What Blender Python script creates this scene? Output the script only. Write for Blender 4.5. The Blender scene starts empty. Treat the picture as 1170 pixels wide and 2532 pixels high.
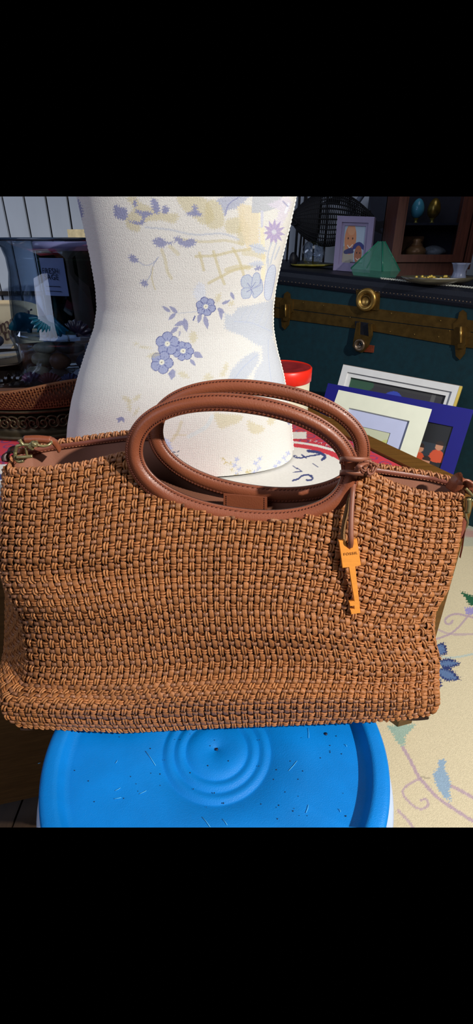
import bpy, bmesh, math, random
import numpy as np
from mathutils import Vector, Matrix
rng = np.random.RandomState(7); random.seed(7)
SC = bpy.context.scene; COL = SC.collection; PI = math.pi
# ------------------------------------------------------------------ camera
FPX = 1170.0; PITCH = math.radians(29.6); S = math.sin(PITCH); CC = math.cos(PITCH)
CAM = np.array([0.0, 0.0, 0.44])
cam = bpy.data.cameras.new('camera'); camo = bpy.data.objects.new('camera', cam); COL.objects.link(camo)
cam.sensor_fit = 'HORIZONTAL'; cam.sensor_width = 36; cam.lens = 36*FPX/1170; cam.clip_start = .01; cam.clip_end = 50
camo.location = CAM; camo.rotation_euler = (PI/2-PITCH, 0, 0); SC.camera = camo
# ------------------------------------------------------------------ light
w = bpy.data.worlds.new('world'); SC.world = w; w.use_nodes = True
w.node_tree.nodes['Background'].inputs[0].default_value = (0, 0, 0, 1)
w.node_tree.nodes['Background'].inputs[1].default_value = 0
SC.view_settings.view_transform = 'Standard'; SC.view_settings.look = 'None'
SC.view_settings.exposure = 0; SC.view_settings.gamma = 1; SC.view_settings.use_curve_mapping = False
def lamp(name, kind, loc, tgt, power, color, size, sizey=None):
    l = bpy.data.lights.new(name, kind); o = bpy.data.objects.new(name, l); COL.objects.link(o)
    l.energy = power; l.color = color
    if kind == 'AREA':
        l.size = size
        if sizey: l.shape = 'RECTANGLE'; l.size_y = sizey
    else: l.shadow_soft_size = size
    if kind == 'SPOT': l.spot_size = math.radians(75); l.spot_blend = .6
    o.location = loc; o.rotation_euler = (Vector(tgt)-Vector(loc)).to_track_quat('-Z', 'Y').to_euler(); return o
lamp('desk_lamp', 'SPOT', (1.16, -.41, 1.15), (0, .5, .05), 168, (1, .97, .91), .022)
lamp('left_fill', 'AREA', (-1.5, -1.3, 1.5), (0, .7, .1), 18, (.74, .80, 1), 1.6)  # bluish soft fill added out of view at left front
lamp('overhead_fill', 'AREA', (.5, .2, 2.6), (.1, 1.2, 0), 8, (.85, .9, 1), 1.2)  # soft fill added from above, no fixture behind it
lamp('rear_left_fill', 'AREA', (-1.9, 1.3, .9), (-.2, .8, .2), 5, (.62, .74, 1), .7)  # unseen bluish source added for glass edge glints and the torso's left side
# ------------------------------------------------------------------ projection helpers
def ray(px, py):
    u = (np.asarray(px, float)-585)/FPX; v = (np.asarray(py, float)-1266)/FPX
    return np.stack([u+0*v, CC-v*S+0*u, -S-v*CC+0*u], -1)
def at(px, py, Y):
    d = ray(px, py); return CAM + d*(np.asarray(Y)/d[..., 1])[..., None]
def atz(px, py, z):
    d = ray(px, py); return CAM + d*((z-.44)/d[..., 2])[..., None]
def hit(px, py, p0, n):
    d = ray(px, py); n = np.asarray(n, float); t = ((np.asarray(p0)-CAM)@n)/(d@n); return CAM + d*t[..., None]
def proj(P):
    Q = np.asarray(P)-CAM; dep = Q[..., 1]*CC-Q[..., 2]*S; up = Q[..., 1]*S+Q[..., 2]*CC
    return 585+FPX*Q[..., 0]/dep, 1266-FPX*up/dep
def lin(c): 
    c = np.asarray(c, float)/255; return np.where(c <= .04045, c/12.92, ((c+.055)/1.055)**2.4)
# ------------------------------------------------------------------ materials
MATS = {}
def mat(name, col, rough=.6, metal=0, var=.12, vscale=40, bump=0, bscale=200, rnd=0, coat=0, trans=0, ior=1.45, attr=None, alpha=1, spec=.5, wood=False, emit=None, fabric=0, sheen=0):
    m = bpy.data.materials.new(name); m.use_nodes = True; nt = m.node_tree; N = nt.nodes; L = nt.links
    b = N['Principled BSDF']; c = tuple(lin(col))+(1,)
    b.inputs['Roughness'].default_value = rough; b.inputs['Metallic'].default_value = metal
    b.inputs['Specular IOR Level'].default_value = spec; b.inputs['IOR'].default_value = ior
    b.inputs['Coat Weight'].default_value = coat; b.inputs['Transmission Weight'].default_value = trans; b.inputs['Alpha'].default_value = alpha
    b.inputs['Sheen Weight'].default_value = sheen
    tc = N.new('ShaderNodeTexCoord')
    if attr:
        a = N.new('ShaderNodeAttribute'); a.attribute_name = attr; src = a.outputs['Color']
    else:
        r = N.new('ShaderNodeRGB'); r.outputs[0].default_value = c; src = r.outputs[0]
    if var:
        no = N.new('ShaderNodeTexNoise'); no.inputs['Scale'].default_value = vscale; no.inputs['Detail'].default_value = 5
        mp = N.new('ShaderNodeMapping'); L.new(tc.outputs['Object'], mp.inputs[0]); L.new(mp.outputs[0], no.inputs['Vector'])
        if wood: mp.inputs['Scale'].default_value = wood
        mr = N.new('ShaderNodeMapRange'); mr.inputs[1].default_value = .25; mr.inputs[2].default_value = .75
        mr.inputs[3].default_value = 1-var; mr.inputs[4].default_value = 1+var; L.new(no.outputs[0], mr.inputs[0])
        mx = N.new('ShaderNodeVectorMath'); mx.operation = 'SCALE'; L.new(src, mx.inputs[0]); L.new(mr.outputs[0], mx.inputs['Scale']); src = mx.outputs[0]
    if rnd:
        oi = N.new('ShaderNodeObjectInfo'); mr = N.new('ShaderNodeMapRange'); mr.inputs[3].default_value = 1-rnd; mr.inputs[4].default_value = 1+rnd
        L.new(oi.outputs['Random'], mr.inputs[0]); mx = N.new('ShaderNodeVectorMath'); mx.operation = 'SCALE'
        L.new(src, mx.inputs[0]); L.new(mr.outputs[0], mx.inputs['Scale']); src = mx.outputs[0]
    L.new(src, b.inputs['Base Color'])
    if bump:
        bn = N.new('ShaderNodeTexNoise'); bn.inputs['Scale'].default_value = bscale; bn.inputs['Detail'].default_value = 3
        L.new(tc.outputs['Object'], bn.inputs['Vector']); h = bn.outputs[0]
        if fabric:
            for ax in ('X', 'Z'):
                wv = N.new('ShaderNodeTexWave'); wv.bands_direction = ax; wv.inputs['Scale'].default_value = fabric; wv.inputs['Distortion'].default_value = 1.5; wv.inputs['Detail Scale'].default_value = 3
                L.new(tc.outputs['Object'], wv.inputs['Vector']); ad = N.new('ShaderNodeMath'); ad.operation = 'MULTIPLY_ADD'; ad.inputs[1].default_value = .25
                L.new(wv.outputs[1], ad.inputs[0]); L.new(h, ad.inputs[2]); h = ad.outputs[0]
        bp = N.new('ShaderNodeBump'); bp.inputs['Strength'].default_value = bump; bp.inputs['Distance'].default_value = .001
        L.new(h, bp.inputs['Height']); L.new(bp.outputs[0], b.inputs['Normal'])
    if emit: b.inputs['Emission Color'].default_value = tuple(lin(emit))+(1,); b.inputs['Emission Strength'].default_value = .4
    MATS[name] = m; return m
LE = dict(bump=.5, bscale=900)
M_flat = mat('weave_flat_leather', (162, 103, 58), .5, var=.2, vscale=70, rnd=.08, **LE)
M_cord = mat('weave_cord_leather', (172, 112, 64), .5, var=.2, vscale=90, rnd=.08, **LE)
M_smooth = mat('weave_smooth_leather', (146, 98, 68), .3, var=.25, vscale=60, rnd=.1, **LE)
M_hcord = mat('weave_twist_leather', (168, 106, 60), .5, var=.2, vscale=90, rnd=.1, **LE)
M_rim = mat('rim_leather', (170, 112, 72), .45, var=.2, vscale=80, rnd=.12, **LE)
M_ring = mat('handle_leather', (134, 72, 46), .42, var=.16, vscale=14, bump=.25, bscale=700, coat=.1)
M_flange = mat('handle_edge_leather', (122, 66, 50), .45, var=.1, vscale=30)
M_edge = mat('painted_edge', (62, 34, 28), .35, var=0)
M_lin = mat('lining_leather', (150, 98, 76), .55, var=.06, vscale=20, bump=.15, bscale=900)
M_back = mat('woven_back', (150, 90, 50), .5, var=.3, vscale=200, bump=1, bscale=180)
M_stitch = mat('stitch_thread', (100, 48, 34), .7, var=0)
M_stitchl = mat('stitch_light', (170, 106, 72), .7, var=0)
M_brass = mat('antique_brass', (150, 138, 96), .3, metal=.55, var=.15, vscale=80)
M_suede = mat('suede_back', (136, 100, 62), .95, var=.3, vscale=900, bump=1, bscale=1500)
M_lace = mat('lace_leather', (134, 80, 58), .5, var=.08, vscale=60)
M_key = mat('key_wood', (246, 158, 66), .45, var=.08, vscale=60, wood=(1, 8, 8), bump=.1, bscale=400, coat=.15)
M_keyink = mat('engraved_letters', (132, 74, 24), .7, var=0)
M_lid = mat('blue_plastic', (0, 124, 208), .42, var=.22, vscale=14, bump=.35, bscale=1200)
M_bucket = mat('bucket_plastic', (185, 200, 225), .4, var=.05, vscale=30)
M_scr = mat('pale_scratch', (90, 190, 240), .6, var=0)
M_dot = mat('dark_speck', (10, 30, 60), .6, var=0)
M_wood = mat('table_wood', (104, 70, 28), .45, var=.3, vscale=14, wood=(1, 12, 12), bump=.1, bscale=300)
M_woodd = mat('table_front_wood', (110, 76, 40), .55, var=.25, vscale=14, wood=(2, 2, 20))
M_floor = mat('floor_wood', (54, 38, 24), .6, var=.3, vscale=12, wood=(12, 1, 12), rnd=.15)
M_print = mat('printed_table_cloth', (255, 255, 255), .7, var=.05, vscale=300, attr='print')
M_torso = mat('floral_linen', (255, 255, 255), .85, var=.035, vscale=500, attr='print', bump=.55, bscale=1100, fabric=260)
M_rug = mat('rug_weave', (255, 255, 255), .95, var=.1, vscale=300, attr='print', bump=.9, bscale=700)
M_pipe = mat('piping_cord', (226, 224, 218), .85, var=.05, bump=.5, bscale=900)
M_trunk = mat('teal_trunk_cloth', (3, 48, 58), .75, var=.2, vscale=60, bump=.3, bscale=600)
M_black = mat('black_vinyl', (16, 20, 32), .5, var=.1, bump=.3, bscale=300)
M_tb = mat('trunk_brass', (110, 84, 40), .42, metal=.75, var=.35, vscale=50, bump=.2, bscale=200)
M_tbl = mat('trunk_brass_bright', (190, 150, 80), .32, metal=.8, var=.2, vscale=80)
M_nail = mat('nail_metal', (140, 120, 100), .35, metal=.8, var=0)
M_white = mat('white_frame_paint', (222, 222, 222), .5, var=.04)
M_gold = mat('gold_edge', (220, 190, 90), .4, metal=.5, var=.1)
M_bmat = mat('royal_blue_mat', (5, 5, 122), .7, var=.04)
M_cream = mat('cream_mat', (226, 228, 208), .7, var=.03)
M_lil = mat('lilac_mat', (184, 190, 222), .7, var=.03)
M_photo = mat('photo_print', (255, 255, 255), .45, var=0, attr='print')
M_lav = mat('lavender_frame', (150, 140, 175), .55, var=.06)
M_cab = mat('cabinet_wood', (92, 52, 40), .4, var=.25, vscale=20, wood=(8, 8, 1))
M_cabd = mat('cabinet_dark', (50, 46, 52), .7, var=.1)
M_wall = mat('wall_board', (196, 204, 216), .7, var=.05, vscale=6, wood=(3, 3, 1))
M_groove = mat('wall_groove', (70, 62, 56), .9, var=.1)
M_fish = mat('black_wire', (22, 22, 26), .6, var=.1)
M_pyr = mat('green_glass', (86, 150, 130), .15, alpha=.55, var=.1, spec=.5)
M_tin = mat('tin_red', (228, 44, 28), .35, var=.08, vscale=40)
M_tinb = mat('tin_cream', (214, 208, 182), .45, var=.06)
M_tinlid = mat('tin_lid_picture', (150, 40, 42), .3, var=.35, vscale=60)
def glass(name, col, rough=.02, a=1):
    m = bpy.data.materials.new(name); m.use_nodes = True; nt = m.node_tree; nt.nodes.clear(); N = nt.nodes; L = nt.links
    o = N.new('ShaderNodeOutputMaterial'); t = N.new('ShaderNodeBsdfTransparent'); g = N.new('ShaderNodeBsdfGlossy'); mx = N.new('ShaderNodeMixShader')
    t.inputs[0].default_value = tuple(lin(col))+(1,); g.inputs['Roughness'].default_value = rough
    lw = N.new('ShaderNodeLayerWeight'); lw.inputs[0].default_value = .25
    mm = N.new('ShaderNodeMath'); mm.operation = 'MULTIPLY_ADD'; mm.inputs[1].default_value = .75; mm.inputs[2].default_value = .04*a
    L.new(lw.outputs['Facing'], mm.inputs[0]); L.new(mm.outputs[0], mx.inputs[0]); L.new(t.outputs[0], mx.inputs[1]); L.new(g.outputs[0], mx.inputs[2]); L.new(mx.outputs[0], o.inputs[0])
    MATS[name] = m; return m
G_clear = glass('clear_glass', (236, 242, 250)); G_blue = glass('blue_tint_glass', (226, 236, 248), a=1.2); G_green = glass('olive_glass', (150, 164, 150))
# ------------------------------------------------------------------ mesh helpers
def link(name, me, m=None, parent=None, smooth=True):
    o = bpy.data.objects.new(name, me); COL.objects.link(o)
    if m: me.materials.append(m)
    if smooth and len(me.polygons): me.polygons.foreach_set('use_smooth', [True]*len(me.polygons))
    if parent: o.parent = parent; o.matrix_parent_inverse = Matrix.Translation(-Vector(parent.location))
    return o
def mesh(name, V, F, m=None, parent=None, smooth=True):
    me = bpy.data.meshes.new(name); V = np.asarray(V, np.float32)
    if isinstance(F, np.ndarray) and F.ndim == 2:
        k = F.shape[1]; me.vertices.add(len(V)); me.vertices.foreach_set('co', V.ravel())
        me.loops.add(F.size); me.loops.foreach_set('vertex_index', F.ravel().astype(np.int32))
        me.polygons.add(len(F)); me.polygons.foreach_set('loop_start', np.arange(0, F.size, k, dtype=np.int32))
        me.polygons.foreach_set('loop_total', np.full(len(F), k, np.int32)); me.update(calc_edges=True)
    else: me.from_pydata([tuple(map(float, v)) for v in V], [], [tuple(f) for f in F])
    me.validate(); me.update(); return link(name, me, m, parent, smooth)
def empty(name, loc):
    o = bpy.data.objects.new(name, None); COL.objects.link(o); o.location = loc; o.empty_display_size = .02; return o
def tag(o, label=None, cat=None, group=None, kind=None):
    for k, v in (('label', label), ('category', cat), ('group', group), ('kind', kind)):
        if v: o[k] = v
    return o
def grid_faces(nu, nv, closeu=False):
    i = np.arange(nu if closeu else nu-1); j = np.arange(nv-1); I, J = np.meshgrid(i, j, indexing='ij'); I2 = (I+1) % nu
    return np.stack([I*nv+J, I2*nv+J, I2*nv+J+1, I*nv+J+1], -1).reshape(-1, 4)
class MB:
    def __init__(s): s.V = []; s.F = []; s.n = 0
    def add(s, V, F):
        V = np.asarray(V, float).reshape(-1, 3); s.V.append(V); s.F += [tuple(int(i)+s.n for i in f) for f in F]; s.n += len(V); return s
    def tube(s, P, r, n=8, closed=False, caps=True): V, F = tube(P, r, n, closed, caps); return s.add(V, F)
    def box8(s, c): return s.add(c, [(0, 3, 2, 1), (4, 5, 6, 7), (0, 1, 5, 4), (1, 2, 6, 5), (2, 3, 7, 6), (3, 0, 4, 7)])
    def box(s, lo, hi):
        x0, y0, z0 = lo; x1, y1, z1 = hi
        return s.box8([(x0, y0, z0), (x1, y0, z0), (x1, y1, z0), (x0, y1, z0), (x0, y0, z1), (x1, y0, z1), (x1, y1, z1), (x0, y1, z1)])
    def build(s, name, m, parent=None, smooth=True): return mesh(name, np.concatenate(s.V), s.F, m, parent, smooth)
def frames(P, closed=False):
    P = np.asarray(P, float)
    T = (np.roll(P, -1, 0)-np.roll(P, 1, 0)) if closed else np.gradient(P, axis=0)
    T /= np.linalg.norm(T, axis=1)[:, None]+1e-12; N = np.zeros_like(T)
    a = np.array([0, 0, 1.]) if abs(T[0, 2]) < .9 else np.array([1., 0, 0])
    n = np.cross(T[0], a); n /= np.linalg.norm(n)
    for i in range(len(P)):
        n = n-T[i]*(n@T[i]); n /= np.linalg.norm(n)+1e-12; N[i] = n
    return T, N, np.cross(T, N)
def tube(P, r, n=8, closed=False, caps=True):
    P = np.asarray(P, float); T, N, B = frames(P, closed); r = np.broadcast_to(np.asarray(r, float), (len(P),))
    a = np.arange(n)*2*PI/n
    V = P[:, None]+r[:, None, None]*(np.cos(a)[None, :, None]*N[:, None]+np.sin(a)[None, :, None]*B[:, None])
    m = len(P); F = []
    for i in range(m if closed else m-1):
        for j in range(n): F.append((i*n+j, ((i+1) % m)*n+j, ((i+1) % m)*n+(j+1) % n, i*n+(j+1) % n))
    if caps and not closed: F += [tuple(range(n)), tuple(range((m-1)*n+n-1, (m-1)*n-1, -1))]
    return V.reshape(-1, 3), F
def cr(P, k=8, closed=False):
    P = np.asarray(P, float); n = len(P); out = []
    g = (lambda i: P[i % n]) if closed else (lambda i: P[min(max(i, 0), n-1)])
    for i in range(n if closed else n-1):
        a, b, c, d = g(i-1), g(i), g(i+1), g(i+2)
        for t in np.arange(k)/k: out.append(.5*((2*b)+(c-a)*t+(2*a-5*b+4*c-d)*t*t+(3*b-a-3*c+d)*t**3))
    if not closed: out.append(P[-1])
    return np.array(out)
def lathe(prof, n, c, name, m, parent=None, ang=(0, 2*PI), mod=None):
    prof = np.asarray(prof, float); a = np.linspace(ang[0], ang[1], n, endpoint=False)
    r = prof[None, :, 0]*np.ones((n, 1))
    if mod is not None: r = r*mod(a[:, None], prof[None, :, 1])
    V = np.stack([c[0]+r*np.cos(a)[:, None], c[1]+r*np.sin(a)[:, None], c[2]+prof[None, :, 1]+0*r], -1).reshape(-1, 3)
    return mesh(name, V, grid_faces(n, len(prof), True)[:, ::-1].copy(), m, parent)
def sm(xs, ys, k=.03):
    X = np.linspace(xs[0], xs[-1], 400); Yv = np.interp(X, xs, ys); wd = max(3, int(400*k)); pad = np.concatenate([Yv[0]*2-Yv[wd:0:-1], Yv, 2*Yv[-1]-Yv[-2:-wd-2:-1]])
    kk = np.hanning(2*wd+1); kk /= kk.sum(); Z = np.convolve(pad, kk, 'valid'); return lambda t: np.interp(t, X, Z)
def trim(o):
    """the photograph's picture stops in two straight edges: end the built world there"""
    bm = bmesh.new(); bm.from_mesh(o.data); M = o.matrix_world if not o.parent else Matrix.Identity(4)
    for n in ((0, -S+.6667*CC, -CC-.6667*S), (0, S+.6667*CC, CC-.6667*S)):
        r = bmesh.ops.bisect_plane(bm, geom=bm.verts[:]+bm.edges[:]+bm.faces[:], plane_co=tuple(CAM), plane_no=n, clear_inner=True, dist=1e-6)
        ed = [e for e in r['geom_cut'] if isinstance(e, bmesh.types.BMEdge)]
        for e_ in ed: e_.smooth = False
        if ed and o.get('cap', True):
            try: bmesh.ops.holes_fill(bm, edges=ed)
            except Exception: pass
    bm.to_mesh(o.data); bm.free(); return o
def inpoly(x, y, P):
    P = np.asarray(P, float); r = np.zeros(x.shape, bool); bb = (x >= P[:, 0].min()) & (x <= P[:, 0].max()) & (y >= P[:, 1].min()) & (y <= P[:, 1].max())
    xx, yy = x[bb], y[bb]; q = np.zeros(xx.shape, bool); j = len(P)-1
    for i in range(len(P)):
        xi, yi = P[i]; xj, yj = P[j]
        if yi != yj: q ^= ((yi > yy) != (yj > yy)) & (xx < (xj-xi)*(yy-yi)/(yj-yi)+xi)
        j = i
    r[bb] = q; return r
def distline(x, y, P):
    d = np.full(x.shape, 1e9); P = np.asarray(P, float)
    for a, b in zip(P[:-1], P[1:]):
        ab = b-a; t = np.clip(((x-a[0])*ab[0]+(y-a[1])*ab[1])/(ab@ab+1e-9), 0, 1)
        d = np.minimum(d, np.hypot(x-a[0]-t*ab[0], y-a[1]-t*ab[1]))
    return d
class Art:
    """flat print: colours laid into a colour attribute of the surface that carries it"""
    def __init__(s, x, y, base):
        s.x, s.y = x, y; s.c = np.tile(np.asarray(base, float), (len(x), 1)); s.wx = x+2.3*np.sin(y*.9)+1.5*np.sin(x*1.3+y*.6); s.wy = y+2.2*np.sin(x*1.05)+1.3*np.sin(y*1.5-x*.4)
    def put(s, m, col, a=1): s.c[m] = s.c[m]*(1-a)+np.asarray(col, float)*a
    def poly(s, P, col, a=1, rag=False, out=None, ow=2):
        x, y = (s.wx, s.wy) if rag else (s.x, s.y)
        s.put(inpoly(x, y, P), col, a)
        if out is not None: s.line(list(P)+[P[0]], ow, out)
    def blob(s, P, col, a=1, rag=False, out=None, ow=2): s.poly(cr(P, 6, True), col, a, rag, out, ow)
    def line(s, P, wd, col, a=1): s.put(distline(s.x, s.y, P) < wd/2, col, a)
    def curve(s, P, wd, col, a=1): s.line(cr(P, 6), wd, col, a)
    def leaf(s, x0, y0, x1, y1, wd, col, a=1, rag=False, vein=None):
        d = np.array([x1-x0, y1-y0]); L = np.hypot(*d); n = np.array([-d[1], d[0]])/L; p0 = np.array([x0, y0])
        t = np.linspace(0, 1, 9); h = np.sin(PI*t**.8)*wd/2
        P = [p0+d*a_+n*b_ for a_, b_ in zip(t, h)]+[p0+d*a_-n*b_ for a_, b_ in zip(t[::-1], h[::-1])]
        s.poly(P, col, a, rag)
        if vein is not None: s.line([(x0, y0), (x1, y1)], 1.4, vein)
    def petals(s, cx, cy, r, n, rot, col, out, ctr, pr=.5, asp=1.0):
        ax, ay = s.x-cx, (s.y-cy)/asp
        cs = [(r*.58*math.cos(rot+k*2*PI/n), r*.58*math.sin(rot+k*2*PI/n)) for k in range(n)]
        dm = np.min([np.hypot(ax-a, ay-b) for a, b in cs], 0); s.put(dm < r*pr, out); s.put(dm < r*pr-1.6, col)
        for k in range(n):
            a = rot+(k+.5)*2*PI/n; s.line([(cx+.35*r*math.cos(a), cy+.35*r*math.sin(a)*asp), (cx+.72*r*math.cos(a), cy+.72*r*math.sin(a)*asp)], 1.5, out)
            a = rot+k*2*PI/n; s.line([(cx+.3*r*math.cos(a), cy+.3*r*math.sin(a)*asp), (cx+.5*r*math.cos(a), cy+.5*r*math.sin(a)*asp)], 1.2, out, .7)
        s.put(np.hypot(ax, ay) < r*.24, ctr); s.put(np.hypot(ax, ay) < r*.06, (130, 120, 110))
    def apply(s, o):
        c = np.concatenate([lin(s.c), np.ones((len(s.c), 1))], 1).astype(np.float32)
        at_ = o.data.color_attributes.new('print', 'FLOAT_COLOR', 'POINT'); at_.data.foreach_set('color', c.ravel())
def text_obj(name, body, m, parent, origin, xdir, ydir, size, depth=.0001, spacing=1, font_shear=0):
    cu = bpy.data.curves.new(name, 'FONT'); cu.body = body; cu.size = size; cu.extrude = depth; cu.space_character = spacing; cu.align_x = 'CENTER'; cu.align_y = 'CENTER'; cu.shear = font_shear
    t = bpy.data.objects.new(name, cu); COL.objects.link(t); dg = bpy.context.evaluated_depsgraph_get()
    me = bpy.data.meshes.new_from_object(t.evaluated_get(dg)); bpy.data.objects.remove(t)
    xd = Vector(xdir).normalized(); yd = Vector(ydir); yd = (yd-xd*yd.dot(xd)).normalized(); zd = xd.cross(yd)
    me.transform(Matrix((( *[xd[0], yd[0], zd[0]], origin[0]), (*[xd[1], yd[1], zd[1]], origin[1]), (*[xd[2], yd[2], zd[2]], origin[2]), (0, 0, 0, 1))))
    me.materials.clear(); return link(name, me, m, parent, False)
# ================================================================== SETTING
ZF = -.32
fl = mesh('floor', [(-1.2, .05, ZF-.02), (1.6, .05, ZF-.02), (1.6, 2.3, ZF-.02), (-1.2, 2.3, ZF-.02)], [(0, 1, 2, 3)], M_floor, None, False); tag(fl, kind='structure')
for k in range(14):
    x = -1.0+k*.095
    mb = MB().box((x, .1, ZF-.02), (x+.092, 2.25, ZF-.001)); trim(mb.build('plank', M_floor, fl, False))
trim(fl)
YW = 2.25
wl = mesh('wall_back', [(-1.4, YW+.02, ZF), (1.6, YW+.02, ZF), (1.6, YW+.02, 1.3), (-1.4, YW+.02, 1.3)], [(0, 1, 2, 3)], M_groove, None, False); tag(wl, kind='structure'); trim(wl)
for k in range(34):
    x = -1.36+k*.0865
    b = MB().box((x, YW-.0, ZF), (x+.077, YW+.015, 1.25)).build('board', M_wall, wl, False); trim(b)
trm = MB().box((-1.3, YW-.012, .245), (-.4, YW-.001, .26)).build('trim_1', M_groove, None, False); tag(trm, kind='structure')
# ================================================================== RUG
rx = np.unique(np.concatenate([np.linspace(.02, .18, 18), np.arange(.18, .60, .0019), np.linspace(.6, 1.5, 30)]))
ry = np.unique(np.concatenate([np.linspace(.2, .30, 20), np.arange(.30, 1.0, .0019), np.arange(1.0, 1.6, .006), np.linspace(1.6, 2.2, 12)]))
X, Y = np.meshgrid(rx, ry, indexing='ij'); Z = ZF+.006+0*X
VV = np.stack([X, Y, Z], -1).reshape(-1, 3)
rug = mesh('rug', VV, grid_faces(len(rx), len(ry)), M_rug)
px, py = proj(VV); A = Art(px, py, (222, 208, 174))
MAU = (186, 160, 176); BL = (98, 124, 168); NV = (48, 58, 112)
A.put((A.y > 1280) & (A.y < 1350) & (A.x > 1000), (196, 194, 172)); A.put(np.abs(A.wy-1318-.12*(A.x-1150)) < 9, (196, 140, 134), .7); A.put(np.abs(A.wy-1290-.1*(A.x-1150)) < 10, (136, 160, 150), .6)
A.poly([(1138, 1463), (1150, 1466), (1185, 1480), (1190, 1505), (1160, 1495), (1152, 1480)], (34, 96, 66), rag=True)
A.poly([(1148, 1503), (1190, 1500), (1190, 1518), (1155, 1520)], (160, 150, 205), rag=True)
A.curve([(1180, 1530), (1130, 1518), (1104, 1528), (1102, 1540), (1112, 1543), (1120, 1535)], 5, MAU, .8)
A.curve([(1160, 1520), (1135, 1550), (1112, 1568), (1080, 1580)], 5, MAU, .8); A.curve([(1080, 1555), (1115, 1568), (1170, 1568)], 5, MAU, .6); A.curve([(1095, 1625), (1130, 1625), (1180, 1615)], 5, (180, 200, 200), .7)
for (a, b, c, d, wd) in ((1076, 1598, 1107, 1616, 30), (1082, 1640, 1140, 1641, 20), (1080, 1658, 1139, 1680, 26), (1070, 1680, 1094, 1698, 18)):
    A.leaf(a, b, c, d, wd+6, NV, rag=True); A.leaf(a+3, b+1, c-7, d-1, wd-6, BL, rag=True)
A.poly([(955, 1795), (1030, 1790), (1012, 1810), (1000, 1822), (1004, 1836), (996, 1848), (984, 1838), (972, 1815)], (150, 182, 170), .85, rag=True)
A.curve([(996, 1848), (1015, 1880), (1035, 1920), (1048, 1935), (1080, 1970), (1130, 2005), (1185, 2040)], 8, MAU, .85)
A.curve([(1040, 1925), (1010, 1940), (996, 1962), (1020, 1990), (1040, 2000), (1058, 1992), (1055, 1978), (1042, 1978)], 6, MAU, .75)
A.curve([(1105, 1940), (1140, 1955), (1190, 1985)], 8, MAU, .8); A.curve([(985, 2005), (1010, 2030), (1030, 2060)], 7, MAU, .7); A.curve([(1040, 1920), (1062, 1925)], 3, (150, 140, 120), .7)
A.poly([(1083, 1880), (1095, 1876), (1108, 1886), (1098, 1893), (1100, 1905), (1110, 1918), (1115, 1935), (1112, 1955), (1116, 1982), (1098, 1970), (1083, 1950), (1073, 1920), (1068, 1915), (1085, 1898)], (148, 176, 202), .95, rag=True)
A.apply(rug); rug['cap'] = False; trim(rug); tag(rug, 'cream woven rug with faded blue petals and mauve vines on the floor', 'rug')
# ================================================================== TABLE with printed top
ZT = .17
nr = atz(1172, 1203, ZT)[:2]; nl = np.array([-.246, .412]); e = (nr-nl)/np.linalg.norm(nr-nl); nl = nl-e*.25
fr_ = atz(905, 1078, ZT)[:2]; g = (fr_-nr)/np.linalg.norm(fr_-nr); fr2 = nr+g*.62; fl2 = np.array([-.62, 1.02]); fr2 = np.array([fr2[0], fr2[1]])
tb = empty('side_table', (float(nr[0])-.2, float(nr[1])+.1, ZF)); tag(tb, 'brown wooden low table with red and white printed top, behind the woven handbag', 'table')
Q = [nl, nr, fr2, fl2]
def slab(Q, z0, z1, name, m, parent, smooth=False):
    return MB().box8([(q[0], q[1], z0) for q in Q]+[(q[0], q[1], z1) for q in Q]).build(name, m, parent, smooth)
slab(Q, ZT-.03, ZT-.002, 'tabletop', M_wood, tb)
nn = np.array([-g[1], g[0]]); nn = nn if nn[0] < 0 else -nn
ins = .055
R0, R1 = nr+nn*.0, fr2+nn*.0
# raised wooden right rail
rail = slab([nr-e*.034, nr, fr2, fr2-e*.034], ZT-.002, ZT+.003, 'side_rail', M_wood, tb)
# front board and legs
def inset(p, d=.012): return p+np.array([-e[1], e[0]])*d
slab([inset(nl), inset(nr-e*.075), inset(nr-e*.075, .03), inset(nl, .03)], ZF+.03, ZT-.03, 'front_panel', M_woodd, tb)
c0 = nr-e*.02
lf = [atz(984, 1797, ZF+.007)[:2], atz(1018, 1788, ZF+.007)[:2]]; lf += [lf[1]+np.array([-.004, .04]), lf[0]+np.array([-.03, .035])]; slab(lf, ZF+.007, ZT-.03, 'leg', M_wood, tb)
for P0, nm in ((inset(nl+e*.03), 'leg'), (fr2+np.array([-.05, -.04]), 'leg'), (fl2+np.array([.03, -.04]), 'leg')):
    ps = [P0, P0+np.array([.034, .009]), P0+np.array([.026, .045]), P0+np.array([-.01, .036])]
    slab(ps, ZF+.007, ZT-.03, nm, M_wood, tb)
# printed sheet lying on the table
n1, n2 = 420, 380; s_, t_ = np.meshgrid(np.linspace(0, 1, n1), np.linspace(0, 1, n2), indexing='ij')
a, b, c, d = nl, nr-e*.036, fr2-e*.036, fl2
PP = (1-s_)[..., None]*(1-t_)[..., None]*a+s_[..., None]*(1-t_)[..., None]*b+s_[..., None]*t_[..., None]*c+(1-s_)[..., None]*t_[..., None]*d
VV = np.concatenate([PP, np.full(PP.shape[:2]+(1,), ZT-.0005)], -1).reshape(-1, 3)
pr = mesh('printed_sheet', VV, grid_faces(n1, n2), M_print, tb)
px, py = proj(VV); A = Art(px, py, (196, 56, 70))
WH = (226, 222, 214); IND = (56, 66, 118)
def circ(cx, cy, r, col, wd, x=VV[:, 0], y=VV[:, 1]): A.put(np.abs(np.hypot(x-cx, y-cy)-r) < wd, col)
for i in range(60):
    for j in range(40):
        cx, cy = -.7+i*.026+(j % 2)*.013, .35+j*.022
        m_ = (np.abs(VV[:, 0]-cx) < .012) & (np.abs(VV[:, 1]-cy) < .012)
        r_ = np.hypot(VV[m_, 0]-cx, VV[m_, 1]-cy); ii = np.where(m_)[0]; A.c[ii[np.abs(r_-.007) < .0014]] = (128, 62, 108)
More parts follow.
